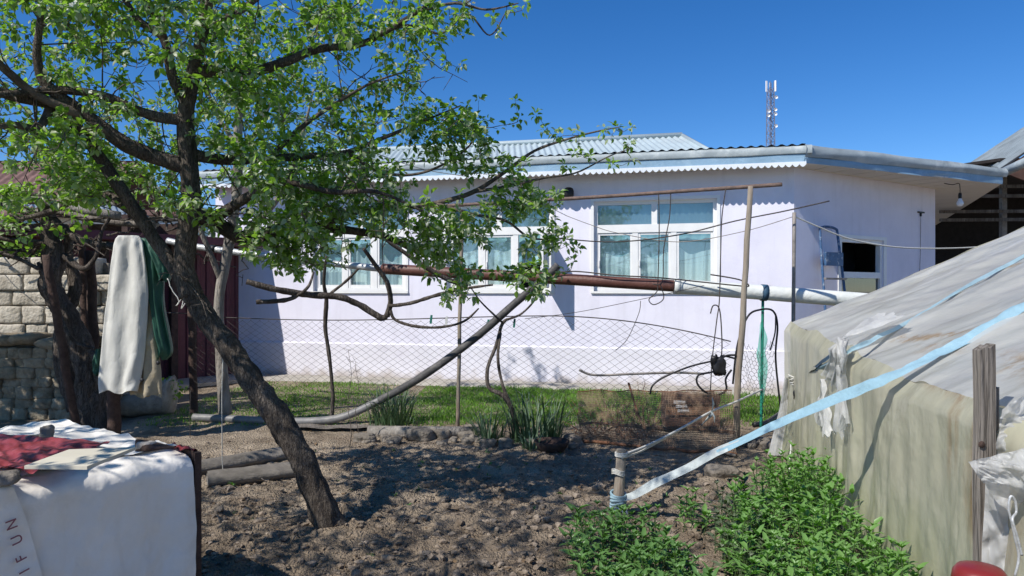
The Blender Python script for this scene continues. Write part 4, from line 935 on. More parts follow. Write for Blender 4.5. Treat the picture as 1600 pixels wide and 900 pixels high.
# ------------------------------------------------------------------ pipes, rails, fence
def pipe(pl, r_list=None, n=14):
    c = cr([(*P(a,b,d_), r_) for a,b,d_,r_ in pl], 8); m_ = MB(); m_.tube([V(q[:3]) for q in c], [q[3] for q in c], n); return m_
ov = E('overhead_pipe', P(840,433,8.7), 'long jointed overhead pipe running across the yard, silver then brown then white', 'pipe')
O('silver_section', pipe([(262,376,9.9,.042),(310,386,9.8,.042),(440,403,9.5,.042),(530,413,9.25,.042),(600,420,9.1,.045)]), M['silver'], ov)
O('brown_section', pipe([(598,420,9.1,.066),(720,427,8.85,.066),(860,435,8.6,.066),(960,441,8.4,.066),(1055,447,8.25,.066)]), M['brownpipe'], ov)
O('white_section', pipe([(1053,447,8.25,.083),(1150,454,8.2,.083),(1240,461,8.15,.083),(1330,468,8.1,.083),(1440,476,8.1,.083)]), M['whitepipe'], ov)
mb = MB(); mb.tube([P(1053,447,8.25), P(1062,447.6,8.245)], .09, 16); O('joint_collar', mb, M['whitepipe'], ov)
mb = MB(); mb.tube([P(1189,457,8.18), P(1198,457.6,8.18)], .092, 16); O('blue_clamp', mb, M['navy'], ov)
for px, py in ((330,388),(350,390)):
    mb = MB(); mb.tube([P(px,py,9.75), P(px+7,py+1,9.73)], .047, 12); O('dark_band', mb, M['black'], ov)
def lie(px, d_, z_): p = P(px, 600, d_); return (p.x, p.y, z_, .045)
c = cr([lie(302,8.75,.10), lie(350,8.72,.09), lie(420,8.66,.075), lie(490,8.62,.08), lie(540,8.6,.14), (*P(600,622,8.6),.045), (*P(660,588,8.5),.045), (*P(740,530,8.45),.045), (*P(800,478,8.4),.045), (*P(858,428,8.35),.045), (*P(872,414,8.33),.045)], 8)
lp_ = MB(); lp_.tube([V(q[:3]) for q in c], [q[3] for q in c], 14, rough=.05)
_unused = pipe([(600,625,8.6,.047),(660,590,8.5,.047),(740,530,8.45,.047),(800,478,8.4,.047),(858,428,8.35,.047),(872,414,8.33,.047)])
T('bent_pipe', lp_, [M['greypipe'], M['greypipeshade']], 'long grey plastic pipe bending from the ground up to the overhead pipe', 'pipe')
for p_ in bpy.data.objects['bent_pipe'].data.polygons:
    p_.material_index = 1 if p_.index//14 > 38 + 2*nz(p_.index*.7, 1, 1) else 0
mb = MB(); c = cr([P(1222,288,7.32),P(1165,292,7.5),P(1060,299,7.9),P(960,306,8.25),P(860,312,8.65),P(740,319,9.1),P(600,327,9.6),P(450,335,10.2)],6)
mb.tube([V(q) for q in c], .021, 8); T('rusty_rail', mb, M['railrust'], 'thin rusty rail pipe high across the front of the house', 'rail')
pole('wooden_pole', G(1149,702)+V((0,0,-.05)), P(1173,291,7.45),   .036, M['polewood'], 'weathered wooden pole carrying the right end of the rusty rail', 'pole', .03, r2=.026)
pole('metal_pole', G(715,668,.05)+V((0,0,-.1)), P(722,335,8.6), .022, M['polewood'], 'slim rusty metal pole in the middle of the wire fence', 'pole', .01)
pole('fence_post', G(304,652)+V((0,0,-.1)), P(299,482,9.3), .05, M['rustdark'], 'dark rusty fence post beside the maroon shed at the left end of the fence', 'post', .02)
pole('green_post', V((P(1189,0,8.25).x,8.25,0)), P(1192,470,8.2), .016, M['greenpaint'], 'thin green metal post with torn green net under the white pipe', 'post', .0)
gp = bpy.data.objects['green_post']
mb = MB()
def netf(i,j):
    z = .35+.95*j; w_ = .055*math.sin(math.pi*j)**.7*(1+.5*nz(j*6,i,2)); return V((P(1189,0,8.2).x+.02+(i-.55)*2*w_, 8.2+.03*nz(i*3,j*7,1), z))
mb.grid(netf, 6, 24); O('net_scrap', mb, M['greennet'], gp)
pole('line_pole', V((P(1238,0,8.0).x,8.0,0)), P(1241,332,8.0), .02, M['steel'], 'thin grey steel pole in front of the house corner, carrying a white cord', 'pole', .0)

# chain link fence
FA, FB, FC_ = P(300,490,9.25), P(720,498,8.6), P(1142,534,7.6)
def fpath(s):                                        # s in metres along
    L1 = (FB-FA)*V((1,1,0)); l1 = L1.length; L2 = (FC_-FB)*V((1,1,0)); l2 = L2.length
    if s < l1: return FA*V((1,1,0)) + L1*(s/l1)
    return FB*V((1,1,0)) + L2*min(1.0,(s-l1)/l2)
FL = ((FB-FA)*V((1,1,0))).length + ((FC_-FB)*V((1,1,0))).length
def ftop(s):
    p = fpath(s); k = s/FL
    z0 = 1.29 - .04*math.sin(k*6)
    if k > .68: z0 -= ((k-.68)/.32)**2*.22
    return z0
fence = E('wire_fence', fpath(0), 'rusty chain link wire fence stretched in front of the lavender house', 'fence')
mb = MB(); cw, ch = .115, .075; Zb = .12
slope = ch/cw
for sgn in (1,-1):
    s0 = -2.4 if sgn > 0 else 0
    s = s0
    while s < FL + (0 if sgn > 0 else 2.4):
        pts = []
        for k in range(0, 40):
            ss = s + sgn*k*cw/2; z = Zb + k*ch/2*1.0
            if 0 <= ss <= FL:
                if z > ftop(ss): break
                p = fpath(ss) + Z*(z + .02*nz(ss*2,z*3,4)) + V((.012*nz(ss*3,z*4,1), .03*nz(ss*1.2,z*1.5,7)+.004*sgn, 0)); pts.append(p)
        if len(pts) > 1: mb.tube(pts, .0017, 3, cap=False)
        s += cw
O('mesh', mb, M['wire'], fence, smooth=False)
mb = MB(); mb.tube([fpath(FL*i/60)+Z*ftop(FL*i/60) for i in range(61)], .0065, 5); O('top_wire', mb, M['wire'], fence)
mb = MB(); mb.tube([P(240,488,9.6), P(300,490,9.25)], .007, 5); O('top_wire', mb, M['wire'], fence)

# clothes pegs on the top wire
for (px, py, m_, lab) in ((673,499,'pegg','green clothes peg on the fence wire left of the metal pole'),(697,501,'pegw','white clothes peg on the fence wire beside the metal pole'),(762,506,'pegg','green clothes peg where the bent pipe crosses the fence wire'),(803,505,'pegg','green clothes peg on the fence wire right of the bent pipe')):
    p = P(px,py,8.45); mb = MB(); mb.obox(p+V((-.012,-.012,-.05)), V((.024,0,0)), V((0,.009,0)), V((.01,0,.10))); mb.obox(p+V((-.012,.002,-.05)), V((.024,0,0)), V((0,.009,0)), V((.01,0,.10))); mb.box(p+V((0,0,.01)), (.028,.02,.012))
    T('clothes_peg', mb, M[m_], lab, 'clothes peg', 'pegs on the fence wire', smooth=False)

# loose chicken wire with bent iron hoop at the right end
hoop = E('wire_hoop', P(1185,690,7.7)*V((1,1,0)), 'bent dark hoop with sagging chicken wire by the greenhouse', 'wire hoop')
O('hoop', wire(PP([(1145,600,7.7),(1152,540,7.7),(1168,495,7.7),(1188,484,7.75),(1208,486,7.8),(1215,510,7.8),(1212,560,7.8),(1220,640,7.8)]), .011), M['black'], hoop)
O('hoop', wire(PP([(1212,490,7.8),(1211,520,7.8),(1203,548,7.8)]), .008), M['black'], hoop)
mb = MB(); hx = .045
def hp_(a, b):
    z = 1.12-b*.9; p = P(1158,500,7.75); x = p.x + a*(.36); drop = .12*math.sin(a*math.pi)*(1-b)
    return V((x + .02*nz(a*5,b*5,3), 7.75+.05*nz(a*4,b*4,8), z - drop))
na, nb_ = 9, 20
for r_ in range(nb_):
    for c_ in range(na):
        a0 = (c_+(.5 if r_%2 else 0))/na; b0 = r_/nb_
        if rr.random() < .12 and r_ < 7: continue
        mb.tube([hp_(a0,b0), hp_(a0,b0+.5/nb_)], .0022, 3, cap=False)
        mb.tube([hp_(a0,b0+.5/nb_), hp_(a0+.5/na,b0+1/nb_)], .0022, 3, cap=False); mb.tube([hp_(a0,b0+.5/nb_), hp_(a0-.5/na,b0+1/nb_)], .0022, 3, cap=False)
O('chicken_wire', mb, M['wire'], hoop, smooth=False)

# loops of black cable tied with a black rag on the wooden pole
cab = E('cable_bundle', P(1124,572,7.45), 'black plastic wrapped bundle of looped cables beside the wooden pole', 'cable bundle')
mb = MB(); stone(mb, P(1123,572,7.42), (.13,.08,.19), 5, .1, .6, ico=ICO3); stone(mb, P(1116,566,7.40), (.06,.05,.14), 9, .1, .7, ico=ICO3, tilt=.5); O('plastic_wrap', mb, M['black'], cab)
mb = MB()
for k in range(5): mb.tube([P(1119+k*2,578,7.42), P(1118+k*2.4,587,7.40)], .008, 5)
O('cable_ends', mb, M['rust'], cab)
O('cable', wire(PP([(1150,555,7.45),(1135,556,7.42),(1122,565,7.4),(1116,580,7.4),(1092,586,7.4),(1090,600,7.4),(1105,614,7.4),(1125,616,7.4),(1135,608,7.42),(1134,592,7.42),(1143,578,7.45)]), .011), M['black'], cab)
O('cable', wire(PP([(1148,560,7.45),(1128,556,7.42),(1121,562,7.4),(1080,572,7.45),(1040,588,7.5),(1020,602,7.5),(1016,616,7.5)]), .010), M['black'], cab)
O('cable', wire(PP([(905,578,8.0),(930,586,8.0),(990,584,7.9),(1060,582,7.8),(1100,584,7.6)]), .014), M['steel'], cab)

# wires and cords
def W_(name, pl, r_, m_, label, cat='wire', **k): return T(name, wire(PP(pl), r_, **k), m_, label, cat)
W_('pale_rope', [(300,92,5.0),(390,145,5.4),(480,190,5.9),(560,228,6.4),(660,264,7.2),(780,287,8.2),(885,337,9.0)], .0045, M['cord'], 'long pale cord running from the pear tree limb towards the house', 'cord')
W_('grey_wire', [(885,337,9.0),(925,352,8.9),(965,364,8.8),(1060,378,8.5),(1160,362,8.2),(1241,338,8.0)], .0045, M['steel'], 'thin grey wire sagging in front of the right window', 'wire')
W_('pale_rope', [(1241,338,8.0),(1280,355,8.2),(1330,374,8.5),(1400,386,8.9),(1480,388,9.4),(1560,383,9.9),(1640,370,10.4)], .009, M['cord'], 'white cord from the thin steel pole across the shaded wall to the right', 'cord')
W_('black_rod', [(868,372,8.6),(960,378,8.5),(1060,367,8.3),(1150,345,8.1),(1225,330,7.9),(1296,314,7.8)], .0075, M['wire'], 'dark iron wire sloping up in front of the right window past the pole', 'wire')
W_('black_cable', [(862,427,8.5),(900,424,8.45),(960,430,8.3),(1030,434,8.2),(1100,441,8.1),(1150,446,8.05),(1170,447,8.0),(1155,437,8.0),(1110,429,8.05)], .008, M['wire'], 'dark cable lying along the top of the brown and white pipe', 'cable')
W_('thin_wire', [(820,498,8.3),(900,488,8.3),(1000,468,8.2),(1100,446,8.1)], .0035, M['wire'], 'thin wire slanting across the wall below the brown pipe', 'wire')
W_('hanging_wire', [(1029,304,8.0),(1030,360,8.0),(1028,440,8.0),(1026,456,8.0),(1014,468,8.0),(1022,476,8.0),(1037,466,8.0),(1031,442,8.0)], .006, M['wire'], 'dark wire hanging from the rail with a looped end, in front of the right window', 'wire')
W_('hanging_wire', [(1048,303,7.95),(1046,340,7.95),(1037,390,7.95),(1035,440,7.95),(1020,444,7.95)], .006, M['wire'], 'dark wire hanging beside the looped one in front of the right window', 'wire')
W_('hanging_wire', [(1134,295,7.6),(1128,340,7.6),(1126,400,7.6),(1124,470,7.6),(1120,500,7.6),(1113,560,7.6),(1110,612,7.6)], .006, M['wire'], 'long dark wire hanging from the rail just left of the wooden pole', 'wire')
W_('hanging_wire', [(1001,470,8.1),(998,490,8.1),(980,530,8.1),(962,547,8.1)], .004, M['wire'], 'short thin wire hanging below the brown pipe against the wall', 'wire')
W_('hook_wire', [(1110,490,7.6),(1114,478,7.6),(1122,479,7.6),(1126,496,7.6),(1128,540,7.6),(1126,566,7.6)], .007, M['wire'], 'hooked dark wire ending at the black cable bundle', 'wire')
W_('upright_wire', [(1158,560,7.5),(1154,580,7.48),(1153,640,7.45),(1155,690,7.4)], .007, M['wire'], 'dark wire running down the right side of the wooden pole', 'wire')
W_('hanging_string', [(349,545,6.2),(347,600,6.2),(347,680,6.3),(349,740,6.4),(362,785,6.5),(378,790,6.5)], .004, M['cord'], 'thin pale string hanging straight down beside the leaning trunk', 'string')
W_('hanging_string', [(298,610,8.0),(297,640,8.0),(297,685,8.0)], .004, M['wire'], 'thin dark string hanging beside the rusty fence post', 'string')
W_('iron_rod', [(982,598,7.7),(995,640,7.6),(1010,682,7.5)], .012, M['rust'], 'short rusty iron rod leaning behind the brown wire mesh', 'rod')
tie = T('string_tangle', wire(PP([(262,435,7.4),(270,455,7.4),(280,470,7.4),(275,478,7.4),(286,466,7.4),(284,482,7.4),(292,470,7.4)]), .005, 5, 5, .004), M['cord'], 'tangle of white string ends dangling right of the hanging coat', 'string')

# vines trained along the fence
rr = random.Random(77)
def vine(name, basep, label, canes, leafs=()):
    t_ = E(name, basep, label, 'vine')
    for k, pl in enumerate(canes): O('trunk' if k == 0 else 'cane', vtube(pl, 8, .22), M['vinebark'], t_)
    return t_
vine('young_vine', V((*P(517,655,8.7).xy, 0)), 'thin bare vine stem rising left of the tall leek clump to the long dark canes',
     [[(517,662,8.7,.03),(520,620,8.65,.022),(515,560,8.6,.022),(508,510,8.55,.024),(510,470,8.5,.026),(506,440,8.4,.02),(510,400,8.3,.014)],
      [(385,440,7.8,.03),(430,452,7.9,.034),(480,460,8.1,.036),(530,464,8.2,.036),(565,478,8.3,.036),(594,496,8.35,.038),(604,494,8.35,.03)],
      [(604,494,8.35,.036),(610,470,8.3,.03),(604,440,8.2,.028),(585,412,8.1,.026),(568,388,8.0,.02)],
      [(400,472,7.9,.024),(450,468,8.0,.024),(480,450,8.05,.016),(490,425,8.1,.010)],
      [(608,478,8.3,.02),(640,474,8.2,.02),(680,462,8.1,.02),(720,452,8.0,.018),(770,445,7.9,.01)],
      [(610,485,8.3,.02),(618,500,8.3,.018),(650,510,8.25,.016),(690,511,8.2,.015),(725,502,8.15,.013),(748,482,8.1,.01)],
      [(600,372,7.6,.02),(640,400,7.7,.024),(690,432,7.8,.028),(730,448,7.9,.022)],
      [(512,462,8.4,.016),(540,440,8.3,.016),(560,420,8.2,.012)]])
vine('twisted_vine', V((*G(806,672).xy, 0)), 'twisted two stemmed vine climbing from the middle leek clump to the bent pipe',
     [[(808,675,8.0,.03),(800,640,8.0,.028),(786,618,8.0,.026),(764,605,8.05,.022),(762,575,8.1,.02),(775,540,8.2,.02),(783,510,8.3,.02),(790,500,8.3,.018)],
      [(795,628,8.0,.022),(785,600,8.05,.018),(778,560,8.15,.016),(782,520,8.25,.016)],
      [(790,500,8.3,.015),(815,490,8.2,.012),(838,465,8.1,.010),(845,440,8.1,.007)], [(786,505,8.3,.014),(770,490,8.2,.011),(750,470,8.1,.009),(735,448,8.0,.006)]])

# ------------------------------------------------------------------ lawn, clumps, weeds
rr = random.Random(31)
mb = MB()
for i in range(85000):
    x = rr.uniform(-4.4, 4.5); y = rr.uniform(8.55, 12.6)
    wy = KC.y + (KC.x-x)*math.tan(TH) - .62
    if y > wy: continue
    dens = .62+.8*nz(x*.9,y*1.3,2) + (.6 if x > -1.4 else -.18+.2*nz(x*3,y*3,1))
    if rr.random() > dens: continue
    h = rr.uniform(.025,.075)*(1.1 if x > -1 else .7)*(.7+.6*nz(x*2,y*2,8)+.2); a = rr.uniform(0,6.28); q = V((math.cos(a), math.sin(a), 0))*rr.uniform(.003,.006)
    p = V((x,y,gz(x,y)-.005)); lean = V((rr.uniform(-.5,.5), rr.uniform(-.5,.5), 0))*h
    mb.add([p-q, p+q, p+lean*.4+Z*h*.65+q*.7, p+lean*.4+Z*h*.65-q*.7, p+lean+Z*h], [(0,1,2,3),(3,2,4)], rr.random())
O('lawn_grass', mb, M['grassblade'], rnd=True, base=(0,0,0), kind='stuff', label='short green grass between the fence and the house', category='grass')

def blades(mb, c, n, spread, hmin, hmax, width, droop, r_):
    for _ in range(n):
        a = r_.uniform(0,6.28); p0 = V(c) + V((math.cos(a), math.sin(a), 0))*spread*math.sqrt(r_.random()); p0.z = gz(p0.x,p0.y)-.01
        a2 = a + r_.uniform(-.9,.9); out = V((math.cos(a2), math.sin(a2), 0)); h = r_.uniform(hmin,hmax); dr = r_.uniform(.15,1)*droop
        side = V((-out.y, out.x, 0))*width*r_.uniform(.6,1.2); n_ = 5; vs_ = []; fs_ = []; rn = r_.random()
        for i in range(n_+1):
            t = i/n_; p = p0 + out*(h*dr*t*t*.9 + h*.12*t) + Z*h*(t - .55*dr*t*t*t); ww = side*(1-t)**.6*(1 if t < 1 else 0)
            vs_ += [p-ww, p+ww]
        for i in range(n_): fs_.append((2*i, 2*i+1, 2*i+3, 2*i+2))
        mb.add(vs_, fs_, rn)
for (px,py,n,sp,h0,h1,lab) in ((612,668,150,.26,.25,.62,'dark leek clump standing under the sloping grey pipe'),(765,690,70,.16,.25,.5,'narrow leek clump left of the twisted vine stems'),(838,688,150,.28,.25,.72,'tall leek clump right of the twisted vine, behind the bowl')):
    c_ = G(px,py); mb = MB(); blades(mb, c_, n, sp, h0, h1, .011, .7, rr)
    T('leek_clump', mb, M['leek'], lab, 'leek plants', 'leek clumps along the fence', rnd=True)
c_ = G(687,690); mb = MB(); blades(mb, G(829,703), 26, .10, .15,.3, .013, 1.0, rr); T('leek_clump', mb, M['leek'], 'small drooping leek clump in front of the vine, beside the bowl', 'leek plants', 'leek clumps along the fence', rnd=True)
# tall dry stalks
for k,(px,py,h_,lab) in enumerate(((546,700,1.0,'tallest thin dry seed stalk standing in the soil left of the sloping pipe'),(558,690,.85,'shorter dry seed stalk just right of the tallest one by the sloping pipe'),(1008,665,.5,'short dry stalk standing behind the rusty mesh near the iron rod'))):
    mb = MB(); b0 = G(px,py); pts = [b0+V((.02*math.sin(i*1.3+k), .01*i/8, h_*i/8)) for i in range(9)]; mb.tube(pts, [.005*(1-.6*i/8) for i in range(9)], 4)
    for i in range(4,9):
        for s_ in range(3): mb.tube([pts[i], pts[i]+rv(rr)*.05+V((0,0,.03))], .002, 3, cap=False)
    T('dry_stalk', mb, M['barkdark'], lab, 'stalk', 'dry seed stalks')
# dead brushwood heap behind rusty mesh
mb = MB()
for _ in range(90):
    b0 = G(965+rr.uniform(-55,60), 682+rr.uniform(-8,6)); b0.z = .02; dv_ = (rv(rr)+V((0,0,.6))).normalized(); L_ = rr.uniform(.15,.6)
    pts = [b0, b0+dv_*L_*.5+rv(rr)*.04, b0+dv_*L_+rv(rr)*.08]; pts = [V((p.x,p.y,max(.01,p.z))) for p in pts]; mb.tube(pts, [.005,.004,.002], 4, cap=False)
T('brushwood', mb, M['rust'], 'heap of dry reddish brushwood behind the rusty mesh', 'brushwood')
# weeds by the shed and behind the block wall
for (px,py,d_,n,rx,label) in ((262,605,9.4,26,22,'small bright green weed by the woven sack'),(30,385,10.6,60,45,'yellow green shrub showing over the block wall')):
    mb = MB(); 
    for _ in range(n):
        c_ = P(px+rr.uniform(-1,1)*rx, py+rr.uniform(-10,14), d_+rr.uniform(-.2,.2)); 
        for __ in range(4): leaf(mb, c_+rv(rr)*.05, rv(rr), V((0,0,1))+rv(rr)*.5, rr.uniform(.04,.08), rr.uniform(.03,.05), rr.random())
    mb2 = MB(); g0 = V((P(px,0,d_).x, d_, 0))
    t_ = E('green_shrub' if n > 40 else 'weed', g0, label, 'plant')
    for _ in range(6): mb2.tube([g0+V((rr.uniform(-.05,.05),0,0)), P(px+rr.uniform(-1,1)*rx*.7, py+rr.uniform(-6,8), d_)], .006, 4)
    O('stems', mb2, M['barkdark'], t_); O('foliage', mb, M['vineleaf'], t_, rnd=True)

mb = MB()
for _ in range(60):
    p = V((rr.uniform(-2.6,1.2), rr.uniform(4.2,7.6), 0)); p.z = gz(p.x,p.y)+.008; a = rr.uniform(0,6.28); L_ = rr.uniform(.06,.28)
    q = p+V((math.cos(a),math.sin(a),0))*L_; q.z = gz(q.x,q.y)+.012; mb.tube([p, p.lerp(q,.5)+V((0,0,.012)), q], [.003,.0045,.002], 4)
O('fallen_twigs', mb, M['oldwood'], base=(0,0,0), kind='stuff', label='short dead twigs fallen on the bare soil', category='twigs')
mb = MB()
for _ in range(46):
    c_ = V((rr.uniform(-2.4,1.3), rr.uniform(4.3,7.4), 0)); c_.z = gz(c_.x,c_.y)
    for __ in range(rr.randint(3,8)): leaf(mb, c_, rv(rr)*V((1,1,.5))+V((0,0,.45)), V((0,0,1))+rv(rr)*.3, rr.uniform(.02,.05), rr.uniform(.008,.018), rr.random(), .4, .2)
O('weed_seedlings', mb, M['mintshade'], rnd=True, base=(0,0,0), kind='stuff', label='tiny green weed seedlings scattered over the dug soil', category='weeds')
# mint beds
def inpoly(x, y, poly):
    c_ = False; n = len(poly)
    for i in range(n):
        x1,y1 = poly[i]; x2,y2 = poly[(i+1)%n]
        if (y1 > y) != (y2 > y) and x < (x2-x1)*(y-y1)/(y2-y1)+x1: c_ = not c_
    return c_
def mint(poly_px, n, hmin, hmax, m_, label, rr, name='mint_bed', lw=.34):
    poly = [tuple(G(a,b).xy) for a,b in poly_px]; xs = [p[0] for p in poly]; ys = [p[1] for p in poly]; mb = MB(); sm = MB(); k = 0
    while k < n:
        x, y = rr.uniform(min(xs),max(xs)), rr.uniform(min(ys),max(ys))
        if not inpoly(x,y,poly): continue
        k += 1
        h = rr.uniform(hmin,hmax)*(.9+.6*nz(x*3.1,y*3.1,3)); p0 = V((x,y,gz(x,y))); lean = V((rr.uniform(-.3,.3), rr.uniform(-.3,.3), 1)).normalized()
        tip = p0+lean*h; sm.tube([p0, tip], [.0035,.0022], 4, cap=False); nl = max(3,int(h/.055)); sc_ = rr.uniform(.7,1.35); a = rr.uniform(0,6); tone = rr.random()*.6
        for i in range(nl):
            t = (i+1.5)/(nl+.5)
            if t < .25 and rr.random() < .7: continue
            q = p0.lerp(tip, t); a += 1.57+rr.uniform(-.3,.3); L_ = sc_*rr.uniform(.055,.11)*(1.05-.35*t)
            for s_ in (0, math.pi):
                e_ = .25+.9*t*t; dv_ = V((math.cos(a+s_), math.sin(a+s_), e_)); leaf(mb, q, dv_, V((0,0,1))+dv_*-.2+rv(rr)*.2, L_, L_*lw*rr.uniform(.8,1.15), min(1,tone+rr.random()*.4), rr.uniform(.2,.8), rr.uniform(.1,.35))
        for s_ in range(4):
            dv_ = V((math.cos(a+s_*1.57+.7), math.sin(a+s_*1.57+.7), 1.3)); leaf(mb, tip, dv_, V((0,0,1))+rv(rr)*.3, .035, .016, min(1,tone+.4), .2, .3)
    o = E(name, V((sum(xs)/len(xs), sum(ys)/len(ys), 0)), label, 'plants'); o['kind'] = 'stuff'
    O('foliage', mb, m_, o, rnd=True, kind='stuff'); O('stems', sm, M['mintdark'], o, kind='stuff', rnd=True)
    return o
rr = random.Random(99)
mint([(1195,775),(1265,765),(1330,850),(1398,940),(1460,1080),(1400,1100),(1240,1080),(1150,960),(1130,880),(1165,820)], 460, .20, .38, M['mint'], 'bright green mint growing thickly along the greenhouse film wall', rr)
mint([(1120,830),(1165,810),(1215,880),(1225,960),(1150,960),(1110,900)], 90, .16, .28, M['mintdark'], 'duller sparse old mint on the left side of the bright mint bed', rr)
mint([(890,850),(960,840),(1010,860),(1060,900),(1110,950),(1130,1060),(1010,1060),(900,930)], 230, .13, .25, M['mintshade'], 'mint bed around the short tied stake', rr)
mint([(1060,800),(1100,800),(1105,850),(1065,850)], 14, .1, .2, M['mint'], 'small separate tuft of mint between the two beds', rr, 'mint_tuft')

# ------------------------------------------------------------------ edging stones, bowl, crate, mesh
rr = random.Random(41)
sl = ['flat pale','rounded buff','broken grey','long pale','small brown','square buff','low grey','pitted pale']
st_pos = [(446,681,.26,'long pale stone at the left end of the bed edging, by the leaning trunk'),(655,686,.30,'long flat pale stone under the first leek clump'),(688,683,.26,'pale flat stone left of the metal pole foot'),(733,686,.2,'buff stone right beside the metal pole foot'),(742,676,.22,'brown stone just behind the metal pole foot'),
          (763,696,.17,'smooth white oval stone left of the vine foot'),(790,697,.14,'small dark stone between the white oval stone and the bowl'),(886,688,.17,'rounded buff stone right behind the bowl'),(900,693,.13,'yellowish square stone right of the bowl'),(842,692,.12,'small grey stone behind the bowl'),(1128,746,.26,'smooth buff boulder half under the blue strap'),(1172,690,.2,'grey stone behind the wooden pole foot'),(1190,694,.16,'pale stone near the foot of the green post'),(570,690,.22,'grey edging stone left of the first leek clump')]
for k,(px,py,s_,lab) in enumerate(st_pos):
    mb = MB(); g_ = G(px,py); stone(mb, g_+V((0,0,s_*.15)), (s_,s_*.7,s_*(.5 if s_ > .15 else .8)), k*3.1, .35, .3, rr.uniform(-.4,.4), ICO3)
    T('edging_stone', mb, M['rock'], lab, 'stone', 'stones edging the bed')
for k in range(24):
    px = rr.choice([rr.uniform(560,660), rr.uniform(650,760), rr.uniform(745,905), rr.uniform(1150,1215)]); s_ = rr.uniform(.07,.14); g_ = G(px, rr.uniform(684,696) + (px-560)*.012); mb = MB()
    stone(mb, g_+V((0,0,s_*.2)), (s_*1.2,s_,s_*.7), k*5.3+40, .35, .35, rr.uniform(0,3), ICO3)
    T('small_stone', mb, M['rock'], 'small rough stone among the larger stones edging the bed', 'stone', 'small stones edging the bed')
mb = MB(); b0, b1 = G(572,686), G(752,688); mb.tube([b0+V((0,.12,.05)), b1+V((0,.14,.06))], [.07,.06], 10, rough=.15); T('edging_log', mb, M['barklight'], 'split grey log lying behind the edging stones by the metal pole', 'log')
mb = MB(); q0 = G(462,668,.03); mb.grid(lambda i,j: V((q0.x+1.0*i, q0.y-.12+.4*j, .045+.02*nz(i*4,j*2,0))), 20, 5); T('old_board', mb, M['oldwood'], 'flat pale board lying beside the grey pipe in the bed', 'board')
c_ = G(862,705); mb = MB(); mb.lathe(c_+V((0,0,-.01)), [(.08,0),(.12,.015),(.16,.07),(.178,.115),(.174,.118),(.15,.07),(.11,.035),(.0,.03)], 28); T('clay_bowl', mb, M['rustdark'], 'wide dark rusty bowl set on the soil before the leeks', 'bowl')
# beams left of the trunk
for (a,b,r_,lab) in (((300,744),(450,718),.062,'upper dark timber beam lying left of the leaning trunk'),((324,762),(470,745),.066,'lower grey timber beam in front of the other, left of the trunk')):
    p0, p1 = G(*a), G(*b); p0.z = r_*.8; p1.z = r_*.9; dv_ = (p1-p0); sd_ = V((-dv_.y, dv_.x, 0)).normalized()
    mb = MB(); mb.grid(lambda i,j: p0 + dv_*i + (sd_*math.cos(j*2*math.pi+.78)+Z*math.sin(j*2*math.pi+.78))*r_*(1/max(abs(math.cos(j*2*math.pi)),abs(math.sin(j*2*math.pi))))**.7*(1+.06*nz(i*9,j*8,r_*50)), 24, 16)
    for e_ in (p0, p1): mb.lathe(e_, [(0,0),(r_*1.05,0)], 12, dv_)
    T('timber_beam', mb, M['log'], lab, 'beam', 'timber beams left of the trunk')
# woven sack
sk0 = G(218,652); mb = MB()
def skf(i,j):
    a = i*2*math.pi; t = j; L_ = .85; w_ = .19*(.65+.6*t)*(1 if t < .97 else .55); h_ = .16*(.55+1.15*t)
    x = sk0.x-.42+L_*t; return V((x+.02*nz(a*2,t*5,1), sk0.y+w_*math.cos(a)+.02*nz(a,t*6,4), max(.0,.13+.17*t*t+h_*math.sin(a)*(.9+.15*nz(a*1.5,t*4,8)))))
mb.grid(skf, 36, 26); mb.f.append(tuple(range(0,37*27,27))[:-1]); mb.r.append(.5); mb.f.append(tuple(26+27*k for k in range(36))); mb.r.append(.5)
T('woven_sack', mb, M['sack'], 'half filled woven sack lying on the ground behind the coat post', 'sack')
# crate
cc = G(1042,668,.05); cr_ = E('brown_crate', cc, 'brown wooden crate with a pale label standing behind the rusty mesh', 'crate')
W0, H0, Dp = .60, .36, .32; cc = cc+V((0,0,.0)); mb = MB()
mb.obox(cc, V((W0,.03,0)), V((0,Dp,0)), V((0,0,H0))); O('body', mb, M['cardboard'], cr_, smooth=False)
for k in range(3):
    mb = MB(); mb.obox(cc+V((-.01,-.016,.02+k*.12)), V((W0+.02,.03,0)), V((0,.012,0)), V((0,0,.095))); O('slat', mb, M['rust'] if k == 1 else M['cardboard'], cr_, smooth=False)
for k in range(3):
    mb = MB(); mb.obox(cc+V((.075+.022*k,-.02,.275-.048*k)), V((.13,.0065,0)), V((0,.002,0)), V((0,0,.034))); O('label_strip', mb, M['paper'], cr_, smooth=False)
mb = MB(); mb.obox(cc+V((.02,.02,H0)), V((.12,.0,0)), V((0,.08,0)), V((0,0,.02))); O('lid', mb, M['rust'], cr_, smooth=False)
mb = MB(); stone(mb, cc+V((.42,.1,H0+.03)), (.26,.2,.07), 4, .2, .3, ico=ICO3); T('cloth_scrap', mb, M['sack'], 'pale cloth scrap lying on top of the brown crate', 'cloth')
